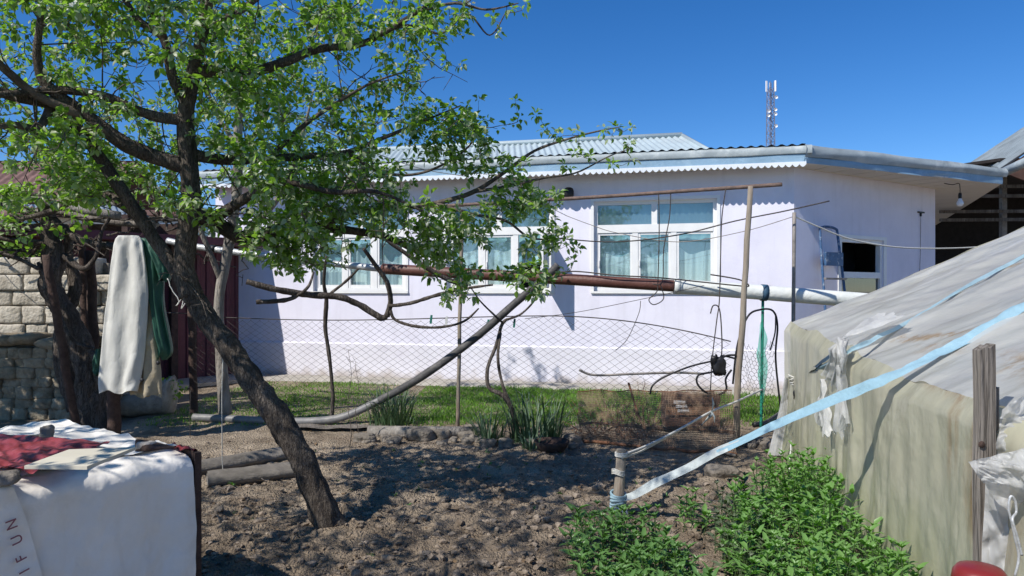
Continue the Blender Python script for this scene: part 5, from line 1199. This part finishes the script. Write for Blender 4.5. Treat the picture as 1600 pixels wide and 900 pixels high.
# rusty fine mesh
rm = E('rusty_mesh', G(1030,705)*V((1,1,0)), 'rusty brown fine wire mesh propped low across the bed', 'wire mesh')
mb = MB(); m0, m1 = G(905,692), G(1152,714)
def mf(a, b):
    p = m0.lerp(m1, a); h_ = .60+.05*nz(a*4,2,2)-.10*(1-a)
    return V((p.x+.02*nz(a*7,b*5,2), p.y+.16*b+.05*nz(a*5,b*3,5)+.04*math.sin(a*9), .02+h_*b+.02*nz(a*9,b*4,1)))
nv = 112; nh_ = 30
for k in range(nv+1): mb.tube([mf(k/nv, t/14) for t in range(15)], .0032, 3, cap=False)
for k in range(nh_+1): mb.tube([mf(t/50, k/nh_) for t in range(51)], .0030, 3, cap=False)
O('mesh', mb, M['meshrust'], rm, smooth=False)
mb = MB(); mb.tube([mf(t/30,0)+V((0,0,.0)) for t in range(31)], .016, 6, rough=.2); O('bottom_roll', mb, M['rust'], rm)
mb = MB(); mb.tube([mf(t/30,1) for t in range(31)], .006, 5); O('edge_wire', mb, M['rust'], rm)
mb = MB(); mb.tube([mf(t/30,.33)+V((0,.05,0)) for t in range(31)], .02, 6, rough=.4); O('fold', mb, M['rust'], rm)
mb = MB(); mb.tube([V(q) for q in cr([G(1030,755)+Z*.03, G(1060,742)+Z*.05, G(1090,722)+Z*.06, G(1122,712)+Z*.03, G(1150,715)+Z*.02],6)], .014, 7); T('old_hose', mb, M['log'], 'brown old hose lying on the soil in front of the rusty mesh', 'hose')
mb = MB(); mb.tube([V(q) for q in cr([G(1178,668,.06)+Z*.03, G(1198,664,.06)+Z*.03, G(1222,652,.06)+Z*.06],6)], .03, 8); T('black_tube', mb, M['black'], 'short black tube lying in the grass by the green post', 'tube')

# ------------------------------------------------------------------ stake, straps, rope
sb = G(966,806); stk = E('tied_stake', sb, 'short wooden stake wrapped with blue cloth where straps are tied', 'stake')
mb = MB(); tpz = P(970,702,sb.y).z; mb.tube([sb+V((0,0,-.1)), sb+V((.0,0,.12)), V((P(969,740,sb.y).x, sb.y, tpz*.6)), V((P(971,704,sb.y).x, sb.y, tpz))], [.045,.042,.036,.034], 12, rough=.15); O('shaft', mb, M['polewood'], stk)
mb = MB()
for k in range(7): 
    z_ = .06+k*.016; mb.tube([V((sb.x+.052*math.cos(a)*(1+.15*nz(a,k,1)), sb.y+.052*math.sin(a), z_+.012*math.sin(a+k))) for a in np.linspace(0,6.28,16)], .012, 5, flat=.7)
O('blue_binding', mb, M['greystrap'], stk)
mb = MB()
for k in range(5): mb.tube([sb+V((-.04+.02*k,-.05,.08)), sb+V((-.06+.03*k,-.07,.02)), sb+V((-.07+.035*k,-.08,-.02))], [.012,.009,.004], 5, flat=.3)
O('cloth_ends', mb, M['strapwhite'], stk)
mb = MB()
for k in range(4): mb.tube([V((sb.x+.045*math.cos(a), sb.y+.045*math.sin(a), .30+k*.01+.01*math.sin(a*2))) for a in np.linspace(0,6.28,14)], .005, 4)
O('string_binding', mb, M['cord'], stk)

def strap(pts, width, m_, name, label, twist=None, thick=.0015, worn=0, seed=0, upv=None):
    c = [V(q) for q in cr(pts, 10)]; n = len(c); m2 = MB()
    for i, p in enumerate(c):
        t = (c[min(i+1,n-1)]-c[max(i-1,0)]).normalized(); u = upv(i/(n-1)) if upv else V((0,0,1)); s_ = (u - t*u.dot(t)).normalized(); nn = t.cross(s_)
        wd = width(i/(n-1)) if callable(width) else width
        wob = nn*.010*nz(i*.35, seed, 2) + s_*.006*nz(i*.5, seed, 6); wd *= 1+.16*nz(i*.3, seed, 9)
        for k in range(5):
            q = (k/4-.5); m2.v.append(p + s_*q*wd + nn*(.008*math.cos(q*5+i*.3+seed)+.004*nz(i*.8,k,seed)) + wob)
    for i in range(n-1):
        for k in range(4): a = i*5+k; m2.f.append((a, a+1, a+6, a+5)); m2.r.append(.5)
    o = T(name, m2, m_, label, 'strap')
    if worn:
        o.data.materials.append(M['strapwhite']); nf = len(o.data.polygons)
        for p_ in o.data.polygons:
            if p_.index//4 < worn*(n-1) + 2.5*nz(p_.index%4*1.7, p_.index//4*.6, 3): p_.material_index = 1
    return o

# ------------------------------------------------------------------ greenhouse
def ghx(y): return 2.72 - .186*(7.35-y)
def dip(y): return .06*math.exp(-((y-4.0)/.22)**2) + .03*math.exp(-((y-4.87)/.15)**2)
def shz(y): return shb(y) - dip(y)
def shb(y): return 1.14 + .17*(min(y,7.35)-3.0)/4.35 - .03*abs(math.sin(math.pi*(y-2.9)/1.1)) + .02*nz(y*1.7,3,1) + .008*nz(y*7,3,2)
YN, YF = .8, 7.35
gh = E('film_greenhouse', V((ghx(4), 4, 0)), 'low greenhouse covered with dirty translucent plastic film on the right', 'greenhouse')
def wallf(i, j):                                     # i along Y far->near, j bottom->top
    y = YF + (YN-YF)*i; x = ghx(y); z = shz(y)*j
    f = (1-j)**.8*.6+.25*(1-abs(2*j-1))
    fold = .018*math.sin(y*9+2.2*math.sin(y*2.3)+z) + .008*math.sin(y*21+z*2+3*math.sin(y*1.7))
    fold += .07*nz(y*1.6, z*1.1, 3) + .03*nz(y*7, z*1.6, 5) + .012*nz(y*16, z*7, 9)
    x += fold*f - .10*(1-j)*(.5+.5*nz(y*.8,1,1))
    if j > .93: x += .06*((j-.93)/.07)
    return V((x, y, z))
def add_stain(o, fn):
    me = o.data; at_ = me.attributes.new('stain', 'FLOAT', 'POINT'); off = WL[o.name]
    at_.data.foreach_set('value', [max(0,min(1,fn(v.co+off))) for v in me.vertices])
mb = MB(); mb.grid(wallf, 420, 40); ow = O('wall_film', mb, M['filmwall'], gh)
def blob(v, y, z, ry, rz): return max(0, 1-((v.y-y)/ry)**2-((v.z-z)/rz)**2)
add_stain(ow, lambda v: 1.2*blob(v,3.02,.86,.13,.36)+.8*blob(v,3.28,.95,.08,.32)+1.0*blob(v,4.6,1.28,.5,.07)+1.2*blob(v,3.5,1.18,.5,.09)+.5*blob(v,2.7,.6,.3,.5))
SLP = .43
def slp(y): return .43+.10*max(0,min(1.4,(7.35-y)/3.35))
def rooff(i, j):
    y = YF + (YN-YF)*i; x0 = ghx(y)+.06; r_ = 3.6*j
    z = shb(y) + slp(y)*r_ - dip(y)*math.exp(-r_/.22) - .035*math.sin(math.pi*((y*1.0)%1.0))*min(1,j*5) - .06*j*math.sin(j*math.pi)
    z += .018*nz(y*3.0, r_*3.0, 2)+.010*nz(y*9+r_*5, r_*3, 6) + .0015*math.sin((y*1.4+r_*1.0)*17+nz(y,r_,4)*4)
    if i < .015: z -= .05*(1-i/.015)
    return V((x0+r_, y, z))
mb = MB(); mb.grid(rooff, 300, 110); orf = O('roof_film', mb, M['filmroof'], gh)
def line_st(v, a, b, w_):
    a, b = V(a), V(b); ab = b-a; t = max(0,min(1,(V((v.x,v.y))-a).dot(ab)/ab.dot(ab))); return max(0, 1-((V((v.x,v.y))-a-ab*t).length/w_)**2)
add_stain(orf, lambda v: 1.6*line_st(v, (2.55,4.85), (2.62,4.1), .05)+1.0*blob(v,4.2,1.33,.4,.12)*(v.x<2.5)+.8*blob(v,3.3,1.28,.5,.08)+1.5*line_st(v,(3.75,5.6),(3.9,5.2),.06))
mb = MB()                                            # far slope and end wall (mostly hidden)
mb.grid(lambda i,j: rooff(i,1)+V((3.4*j,0,-SLP*3.4*j)), 30, 6)
mb.grid(lambda i,j: V((ghx(YF)+.06+3.6*i, YF+.01+.03*math.sin(i*40), j*(shz(YF)+SLP*3.6*i-.06))), 60, 10); O('end_film', mb, M['filmwall'], gh)
for (y_, lab) in ((7.25,''),(6.2,''),(5.1,''),(4.0,''),(2.9,'')):
    mb = MB(); x_ = ghx(y_)+.14; mb.obox(V((x_,y_,0)), V((.06,0,0)), V((0,.06,0)), V((0,0,shz(y_)-.06))); O('frame_post', mb, M['oldwood'], gh, smooth=False)
    mb = MB(); p0 = V((x_,y_,shz(y_)-.07)); mb.obox(p0, V((3.4,0,slp(y_)*3.4-.14)), V((0,.05,0)), V((0,0,-.05))); O('rafter', mb, M['oldwood'], gh, smooth=False)
# crumpled torn film near the second strap
def crumple(c, ax, ay, nrm_, amp, seed, nu=15, nv_=17):
    m2 = MB(); c, ax, ay, nrm_ = V(c), V(ax), V(ay), V(nrm_)
    def fn(i,j):
        e = 1+.25*nz(i*4+seed,j*4,seed); q = c + ax*(i-.5)*e + ay*(j-.5)*e
        d_ = nz(i*2.2+seed,j*2.2,1)*1.0+nz(i*5,j*5+seed,2)*.45+abs(nz(i*8+seed,j*4,3))*.35
        return q + nrm_*amp*d_ + (ax.normalized()*nz(j*5,i*2,seed)+ay.normalized()*nz(i*5,j*2,seed+4))*amp*.5
    m2.grid(fn, nu, nv_); return m2
def fan(k, p0, p1, pleats, amp, seed, nu=70, nv_=26, rag=.12):
    k, p0, p1 = V(k), V(p0), V(p1); m2 = MB(); nrm_ = (p0-k).cross(p1-k).normalized()
    if nrm_.x > 0: nrm_ = -nrm_
    def fn(i,j):
        e = p0.lerp(p1,i) + (p0.lerp(p1,i)-k)*(rag*nz(i*7,seed,1)+rag*.6*nz(i*23,seed,2)); q = k.lerp(e, j) 
        return q + nrm_*(amp*(.25+.75*j)*math.sin(i*pleats+1.5*nz(i*4,j*1.5,seed)) + amp*1.2*nz(i*5+seed,j*4,3) + .02 + amp*.8*math.sin(j*3.1)*abs(nz(i*3,j*2,seed)))
    m2.grid(fn, nu, nv_); return m2
kn = V((ghx(4.95)-.05,4.95,shb(4.95)+.05))
O('torn_flap', fan(kn, V((ghx(5.5)-.03,5.5,.98)), V((ghx(4.8)-.06,4.8,.92)), 26, .020, 2), M['filmclear'], gh)
O('torn_flap', fan(kn+V((.02,0,.02)), V((ghx(5.0)-.05,5.0,.62)), V((ghx(4.72)-.05,4.72,.78)), 20, .022, 5), M['filmclear'], gh)
O('torn_flap', fan(kn+V((-.01,0,.0)), V((kn.x+.38,4.78,kn.z+.17)), V((kn.x+.36,5.22,kn.z+.165)), 16, .014, 9), M['filmclear'], gh)
O('torn_flap', fan(V((ghx(5.45)-.04,5.45,.95)), V((ghx(5.75)-.03,5.75,.62)), V((ghx(5.2)-.05,5.2,.58)), 17, .03, 12, rag=.3), M['filmclear'], gh)
mb = MB()
for k in range(6):
    a_ = k*1.05; mb.tube([kn+V((.02*math.cos(a_),.03*math.sin(a_),.02)), kn+V((-.05+.01*k,.06*math.cos(a_),-.05-.01*k)), kn+V((-.03,.09*math.cos(a_*1.3),-.14-.03*k))], [.028,.035,.012], 8, rough=.6, rs=30, flat=.6)
O('film_knot', mb, M['filmclear'], gh)
# gathered film tail at far corner
mb = MB(); tb = G(1205,705); 
for k in range(5):
    mb.tube([P(1228+k*2,590,7.25+.02*k), P(1222+k*3,640,7.25), P(1212+k*5-6,712,7.2)], [.02,.035,.055], 8, rough=.4, flat=.5)
O('gathered_film', mb, M['filmclear'], gh, smooth=False)

# corner tie post with frayed cord
tp = E('tie_post', V((P(1246,0,6.9).x-.03,6.9,0)), 'thin tie post wrapped in frayed white twine at the far greenhouse corner', 'post')
bx = P(1246,0,6.85).x; mb = MB(); mb.tube([V((bx,6.85,0)), V((bx-.01,6.85,.5)), V((bx,6.85,.86))], .03, 8, rough=.25); O('shaft', mb, M['oldwood'], tp)
mb = MB()
for k in range(14):
    a = rr.uniform(0,6); L_ = rr.uniform(.2,.75); p = V((bx,6.81,.74)); mb.tube([V(q) for q in cr([p, p+V((.05*math.cos(a),-.03,-L_*.4)), p+V((.06*math.sin(a*3),-.03,-L_))],4)], .0045, 3, cap=False)
for k in range(6): mb.tube([V((bx+.05*math.cos(a)-.02*k/3, 6.85+.05*math.sin(a), .74+.012*k+.02*math.sin(a+k))) for a in np.linspace(0,6.28,14)], .006, 4)
O('twine', mb, M['cord'], tp)
mb = MB(); stone(mb, V((bx,6.79,.70)), (.10,.07,.16), 12, .1, .6, ico=ICO3); stone(mb, V((bx+.03,6.79,.79)), (.05,.05,.14), 15, .1, .6, ico=ICO3); O('dark_knot', mb, M['black'], tp)
W_('white_string', [(1236,690,6.4),(1234,740,6.0),(1238,800,5.8),(1236,845,5.7)], .007, M['cord'], 'frayed white string hanging into the mint by the greenhouse corner', 'string', jit=.006)

ROOFP = lambda x,y,o=.02: V((x, y, rooff((YF-y)/(YF-YN), (x-ghx(y)-.06)/3.6).z + o))
s2 = [V((bx+.01,6.80,.76)), V((2.42,5.8,.995)), V((ghx(4.87)-.03,4.87,shz(4.87)+.03)), ROOFP(2.6,4.98), ROOFP(3.1,5.25), ROOFP(3.8,5.6), ROOFP(4.6,5.8), ROOFP(5.6,6.0)]
strap(s2, .035, M['greystrap'], 'thin_strap', 'narrow grey blue strap over the greenhouse roof tied to the corner post', upv=lambda t: V((0,1,.25)) if t > .35 else V((.2,.5,.8)), seed=3)
s2b = [V((bx+.01,6.78,.775)), V((2.41,5.8,1.015)), V((ghx(4.95)-.05,4.95,shz(4.95)+.05))]
strap(s2b, .035, M['navy'], 'navy_strap', 'short dark navy strap running from the corner knot up to the torn film', upv=lambda t: V((.5,.3,.8)), seed=7)
YS = 4.0
s1 = [V((sb.x+.03,sb.y-.03,.13)), V((sb.x+.10,sb.y-.07,.17)), V((1.38,4.70,.61)), V((1.85,4.24,.97)), V((ghx(YS)-.03,YS,shz(YS)+.03)), ROOFP(2.4,YS-.0,.02), ROOFP(2.8,YS,.02), ROOFP(3.4,YS,.02), ROOFP(4.2,YS,.02), ROOFP(5.4,YS,.02)]
strap(s1, lambda t: .03+.05*min(1,t*7), M['bluestrap'], 'wide_strap', 'wide light blue strap stretched from the stake over the greenhouse', upv=lambda t: V((.2,.75,.55)).lerp(V((0,1,.35)), max(0,min(1,(t-.36)/.12))), seed=1, worn=.22)

# white rope from stake to the wooden pole with a bow tied on it
rp0 = V((P(971,712,sb.y).x, sb.y, P(971,712,sb.y).z)); 
W_('white_rope', [(971,712,sb.y-.03),(1010,697,5.75),(1060,672,6.2),(1112,643,6.7),(1150,628,7.05),(1192,608,7.7)], .011, M['cord'], 'white rope pulled tight from the stake up to the green post', 'rope')
W_('white_rope', [(972,716,sb.y-.04),(1000,706,5.65),(1030,690,5.95),(1060,673,6.2)], .008, M['cord'], 'shorter second white rope strand just under the tight rope at the stake', 'rope')
mb = MB(); q = P(1112,643,6.68)
for (a,b) in (((.0,-.02,.13),.018),((-.10,-.02,-.12),.02),((.02,-.02,-.10),.015),((-.03,-.02,-.06),.02)): mb.tube([q, q+V(a)*.5+V((.015,0,0)), q+V(a)], [.008,b,.004], 6, flat=.25)
T('cloth_bow', mb, M['strapwhite'], 'little white rag tied in a bow on the rope', 'rag')
mb = MB()
for k in range(3): mb.tube([V((rp0.x+.042*math.cos(a), sb.y+.042*math.sin(a), rp0.z+.01*k)) for a in np.linspace(0,6.28,14)], .007, 5)
O('rope_binding', mb, M['cord'], stk)

# ------------------------------------------------------------------ near right: wooden post, film scraps, hook, red cylinder
dY = 2.86; xp = P(1539,0,dY).x
wp_ = E('split_post', V((xp,dY,0)), 'split grey wooden post standing against the near greenhouse wall', 'post')
ztop = P(0,549,dY).z
def plank(x, y, w_, t_, h_, seed):
    m2 = MB(); n = 26; b_ = len(m2.v)
    for i in range(n+1):
        z = h_*i/n; dx = .006*nz(z*3,seed,1); ww = w_*(1+.06*nz(z*5,seed,4))
        for (a,b) in ((-.5,-.5),(.5,-.5),(.5,.5),(-.5,.5)): m2.v.append(V((x+dx+a*ww, y+b*t_, z + (.02*(a)+.01*seed if i == n else 0))))
    for i in range(n):
        for k in range(4): a = i*4+k; c_ = i*4+(k+1)%4; m2.f.append((a,c_,c_+4,a+4)); m2.r.append(.5)
    m2.f.append((n*4,n*4+1,n*4+2,n*4+3)); m2.r.append(.5); return m2
O('plank', plank(xp-.018, dY, .030, .05, ztop+.005, 1), M['oldwood'], wp_, smooth=False)
O('plank', plank(xp+.014, dY+.005, .026, .055, ztop, 2), M['oldwood'], wp_, smooth=False)
O('back_plank', plank(xp+.045, dY+.03, .04, .03, P(0,622,dY).z, 3), M['oldwood'], wp_, smooth=False)
mb = MB(); mb.lathe(V((xp-.032, dY-.03, P(0,692,dY).z)), [(0,.006),(.012,.004),(.014,0)], 8, (0,-1,0)); O('nail', mb, M['rustdark'], wp_)
def sheetpx(cor, d_fn, nu, nv_, amp, seed):
    m2 = MB(); (a,b,c,e) = cor
    def fn(i,j):
        l_ = a[0]+(b[0]-a[0])*i, a[1]+(b[1]-a[1])*i; r2 = e[0]+(c[0]-e[0])*i, e[1]+(c[1]-e[1])*i
        px = l_[0]+(r2[0]-l_[0])*j; py = l_[1]+(r2[1]-l_[1])*j
        px += 6*nz(i*6+seed,j*3,1)*(1 if j in (0,1) else .5); py += 6*nz(i*3,j*6+seed,2)
        return P(px, py, d_fn(i,j)+amp*(nz(i*2+seed,j*2.5,3)+1.1*(.5-abs(nz(i*3.5+j*2,j*2+seed,4)))+.5*abs(nz(i*8-j*5,j*5+seed,7))+.10*nz(i*17+seed,j*11,5)))
    m2.grid(fn, nu, nv_); return m2
fs = E('loose_film', V((P(1570,0,2.75).x,2.75,0)), 'crumpled loose clear film sheet hanging over the near post', 'plastic sheet')
O('upper_sheet', sheetpx([(1566,640),(1700,560),(1700,760),(1552,716)], lambda i,j: 2.82-.25*i, 60, 60, .045, 1), M['filmclear'], fs)
O('folded_lip', sheetpx([(1512,722),(1640,690),(1640,800),(1550,772)], lambda i,j: 2.66-.2*i+.1*j-.10*math.sin(3.1*j), 60, 50, .035, 4), M['filmclear'], fs)
O('lower_sheet', sheetpx([(1540,745),(1700,740),(1700,960),(1530,960)], lambda i,j: 2.80-.25*i, 60, 60, .045, 9), M['filmclear'], fs)
mb = MB(); c = cr(PP([(1586,900,2.5),(1592,870,2.5),(1586,840,2.5),(1580,812,2.5),(1576,795,2.5),(1579,776,2.5),(1586,782,2.5),(1588,800,2.5),(1582,812,2.48),(1590,840,2.48),(1597,868,2.48)]),6); mb.tube([V(q) for q in c], .0045, 6); T('wire_hook', mb, M['silver'], 'bent shiny wire with a loop hanging on the loose film', 'hook')
gc = P(1531,884,2.35); mb = MB(); rad = .080; ht = gc.z
mb.lathe(V((gc.x,2.35,0)), [(.0,0),(rad*.96,.0),(rad,.03),(rad,ht-.045),(rad*.95,ht-.022),(rad*.8,ht-.006),(rad*.5,ht),(0,ht+.002)], 36)
gcy = T('red_canister', mb, M['redplastic'], 'red canister with rounded top at the bottom right corner', 'canister')
mb = MB(); mb.lathe(V((gc.x,2.35,0)), [(rad+.001,ht-.09),(rad+.006,ht-.085),(rad+.006,ht-.075),(rad+.001,ht-.07)], 36); O('rim_band', mb, M['redplastic'], gcy)

# ------------------------------------------------------------------ near left: covered hutch, turned so that its near face looks away from the sun
ZH = .90; HD = V((-.55,-.835,0)); HB = V((-.835,.55,0)); F1 = V((-1.405,3.22,0)); HL, HW = 1.75, 1.32
HN = V((.835,-.55,0))                                # outward normal of the near face
hut = E('covered_hutch', F1 + HD*.5 + HB*.5, 'low hutch covered in white woven plastic sheets at the left front', 'hutch')
def hp(t, b, z, o=0.0): return F1 + HD*t + HB*b + HN*o + Z*z
def fpx(px, py, o=0.0):                              # point of the near face seen at that pixel
    d_ = V(((px-800)/FPX, 1, -(py-HORY)/FPX)); k = ((F1+HN*o) - V((0,0,CAMZ))).dot(HN)/d_.dot(HN); return V((0,0,CAMZ)) + d_*k
mb = MB(); mb.poly([hp(.03,.03,0), hp(HL-.03,.03,0), hp(HL-.03,HW-.03,0), hp(.03,HW-.03,0)], (0,0,ZH-.04)); O('body', mb, M['oldwood'], hut, smooth=False)
def front(i, j):                                     # j: 0 ground .. .8 top edge .. 1 folded over on to the top
    t = HL*i - .0; u = i*2.2
    f = .012*math.sin(u*13+1+j*2)+.006*math.sin(u*31+2-j*5)+.030*nz(u*4,j*2.6,2)+.014*nz(u*9,j*7,4)+.006*nz(u*26,j*18,6)+.02*(.4-abs(nz(u*3+j*2.2,j*1.3,8)))
    if j < .8:
        k = j/.8; r_ = max(0,(k-.93)/.07); return hp(t, -.0+.03*r_*r_, (ZH-.02)*k, f*(1-.6*k)+.03*(1-k)+.012)
    k = (j-.8)/.2; return hp(t, .03+.26*k, ZH-.02+.022*min(1,k*4)+.010*nz(u*8,k*3,6), f*.3*(1-k))
mb = MB(); mb.grid(front, 200, 80); O('front_sheet', mb, M['bag'], hut)
def topf(i, j):
    b = .10+(HW-.10)*i; t = HL*j - .0; e_ = max(0,(i-.82)/.18)
    return hp(t-.0, b, ZH+.008+.035*max(0,nz(b*5,t*5,1))+.030*(.45-abs(nz(b*4+t*2,t*5,4)))+.010*nz(b*19,t*15,7)+.02*max(0,i-.5) - .05*e_*e_)
mb = MB(); mb.grid(topf, 90, 110); O('top_sheet', mb, M['bag'], hut)
mb = MB(); mb.grid(lambda i,j: hp(-.012-.008*nz(i*5,j*4,1), HW*i, ZH*j), 20, 20); O('side_sheet', mb, M['rustdark'], hut)
mb = MB(); mb.obox(hp(-.045,-.01,0), -HD*-.032, HB*.06, Z*(ZH-.01)); O('corner_post', mb, M['rustdark'], hut, smooth=False)
mb = MB(); mb.grid(lambda i,j: hp(.03-.10*i, .02+.14*j, ZH+.012-.055*i*i*i+.02*nz(i*5,j*6,2)), 14, 16); O('red_corner', mb, M['redtarp'], hut)
# second white bag sheet overlapping at the left, with printed letters running up it
def bagf(i, j):
    if j < .8:
        k = j/.8; py = 1000 - 238*k; pr = 22 + 44*max(0,(py-765)/135)**.8 if py > 765 else 22; pl = -330
        p = fpx(pl+(pr-pl)*i, py, .035); return p + HN*(.008*nz(i*9,j*6,3)+.004*nz(i*20,j*15,1))
    k = (j-.8)/.2; p = fpx(-330+352*i, 762, .035); return p + HB*(.30*k) + Z*(.03*math.sin(min(1,k*3)*1.57)+.012*nz(i*14,k*4,2))
mb = MB(); mb.grid(bagf, 60, 60); bg_ = O('bag_sheet', mb, M['bag'], hut)
for ch, px, py, ang in (('N',19,819,100),('U',27,843,104),('F',34,872,106),('I',39,892,106)):
    cu = bpy.data.curves.new('lettering','FONT'); cu.body = ch; cu.size = .050; cu.extrude = .0006; cu.align_x = 'CENTER'; cu.align_y = 'CENTER'
    tmp = bpy.data.objects.new('tmp', cu); COL.objects.link(tmp); dg = bpy.context.evaluated_depsgraph_get(); me = bpy.data.meshes.new_from_object(tmp.evaluated_get(dg)); bpy.data.objects.remove(tmp)
    lo_ = bpy.data.objects.new('lettering', me); COL.objects.link(lo_); me.materials.clear(); me.materials.append(M['maroonink'])
    lo_.parent = bg_; lo_.location = fpx(px,py,.049) - WL[bg_.name]
    X_ = -HD; Rm = Matrix((X_, Z, HN)).transposed() @ Matrix.Rotation(R(ang), 3, 'Z'); lo_.rotation_euler = Rm.to_euler(); WL[lo_.name] = V((0,0,0))
def ontop(px, py, h_=.05): 
    q = G(px, py, ZH+h_); return q
def quadpx(a, b, c, d_, h_, fz, nu=80, nv_=40):
    A_, B2, C2, D2 = (ontop(*q, h_) for q in (a,b,c,d_)); m2 = MB()
    m2.grid(lambda i,j: A_.lerp(B2,i).lerp(D2.lerp(C2,i), j) + Z*fz(i,j) + V((.012*nz(j*7,i*2,3),.012*nz(i*7,j*3,5),0)), nu, nv_); return m2
rz_ = lambda i,j: .014*nz(i*5,j*4,3)+.030*(.4-abs(nz(i*5+j*3,j*6,5)))+.005*nz(i*20,j*14,1)
T('red_tarp', quadpx((-70,728),(60,738),(172,694),(-40,678),.045,rz_), M['redtarp'], 'crumpled dark red tarp lying on the white covered hutch', 'tarp')
mb = MB(); mb.poly([ontop(38,733,.085), ontop(136,734,.085), ontop(213,703,.095), ontop(108,707,.095)], (0,0,.012)); T('plywood_board', mb, M['ply'], 'pale plywood board lying on the hutch next to the red tarp', 'board', smooth=False)
sh = ontop(243,704,.055); mb = MB()
def shoe(i,j):
    a = i*2*math.pi; x = -.08+.16*j; w_ = .026*(1+.3*math.sin(j*5-.6))*(math.sin(math.pi*min(1,max(0,j*.96+.02)))**.4); h_ = (.018+.014*math.cos(j*3))
    return sh + V((x, w_*math.cos(a), .014+h_*max(-.5,math.sin(a))))
mb.grid(shoe, 20, 20); T('old_slipper', mb, M['rustdark'], 'old dark slipper lying on the hutch by its right corner', 'slipper')
mb = MB(); stone(mb, sh+V((-.035,-.003,.022)), (.075,.042,.035), 6, .2, .15, ico=ICO3); O('insole', mb, M['sack'], bpy.data.objects['old_slipper'])
b_ = ontop(72,684,.04)+Z*.02; mb = MB(); stone(mb, b_, (.05,.04,.06), 17, .6, .4, .5, ICO3); stone(mb, b_+V((-.05,-.02,-.02)), (.06,.04,.03), 19, .5, .4, .2, ICO3); T('broken_brick', mb, M['log'], 'broken brown brick weighing down the white sheet at the back of the hutch', 'brick')
b_ = ontop(6,752,.03)+Z*.01; mb = MB(); stone(mb, b_, (.10,.07,.045), 23, .3, .3, .3, ICO3); T('grey_stone', mb, M['rock'], 'grey stone holding the bag sheet at the left front of the hutch', 'stone')
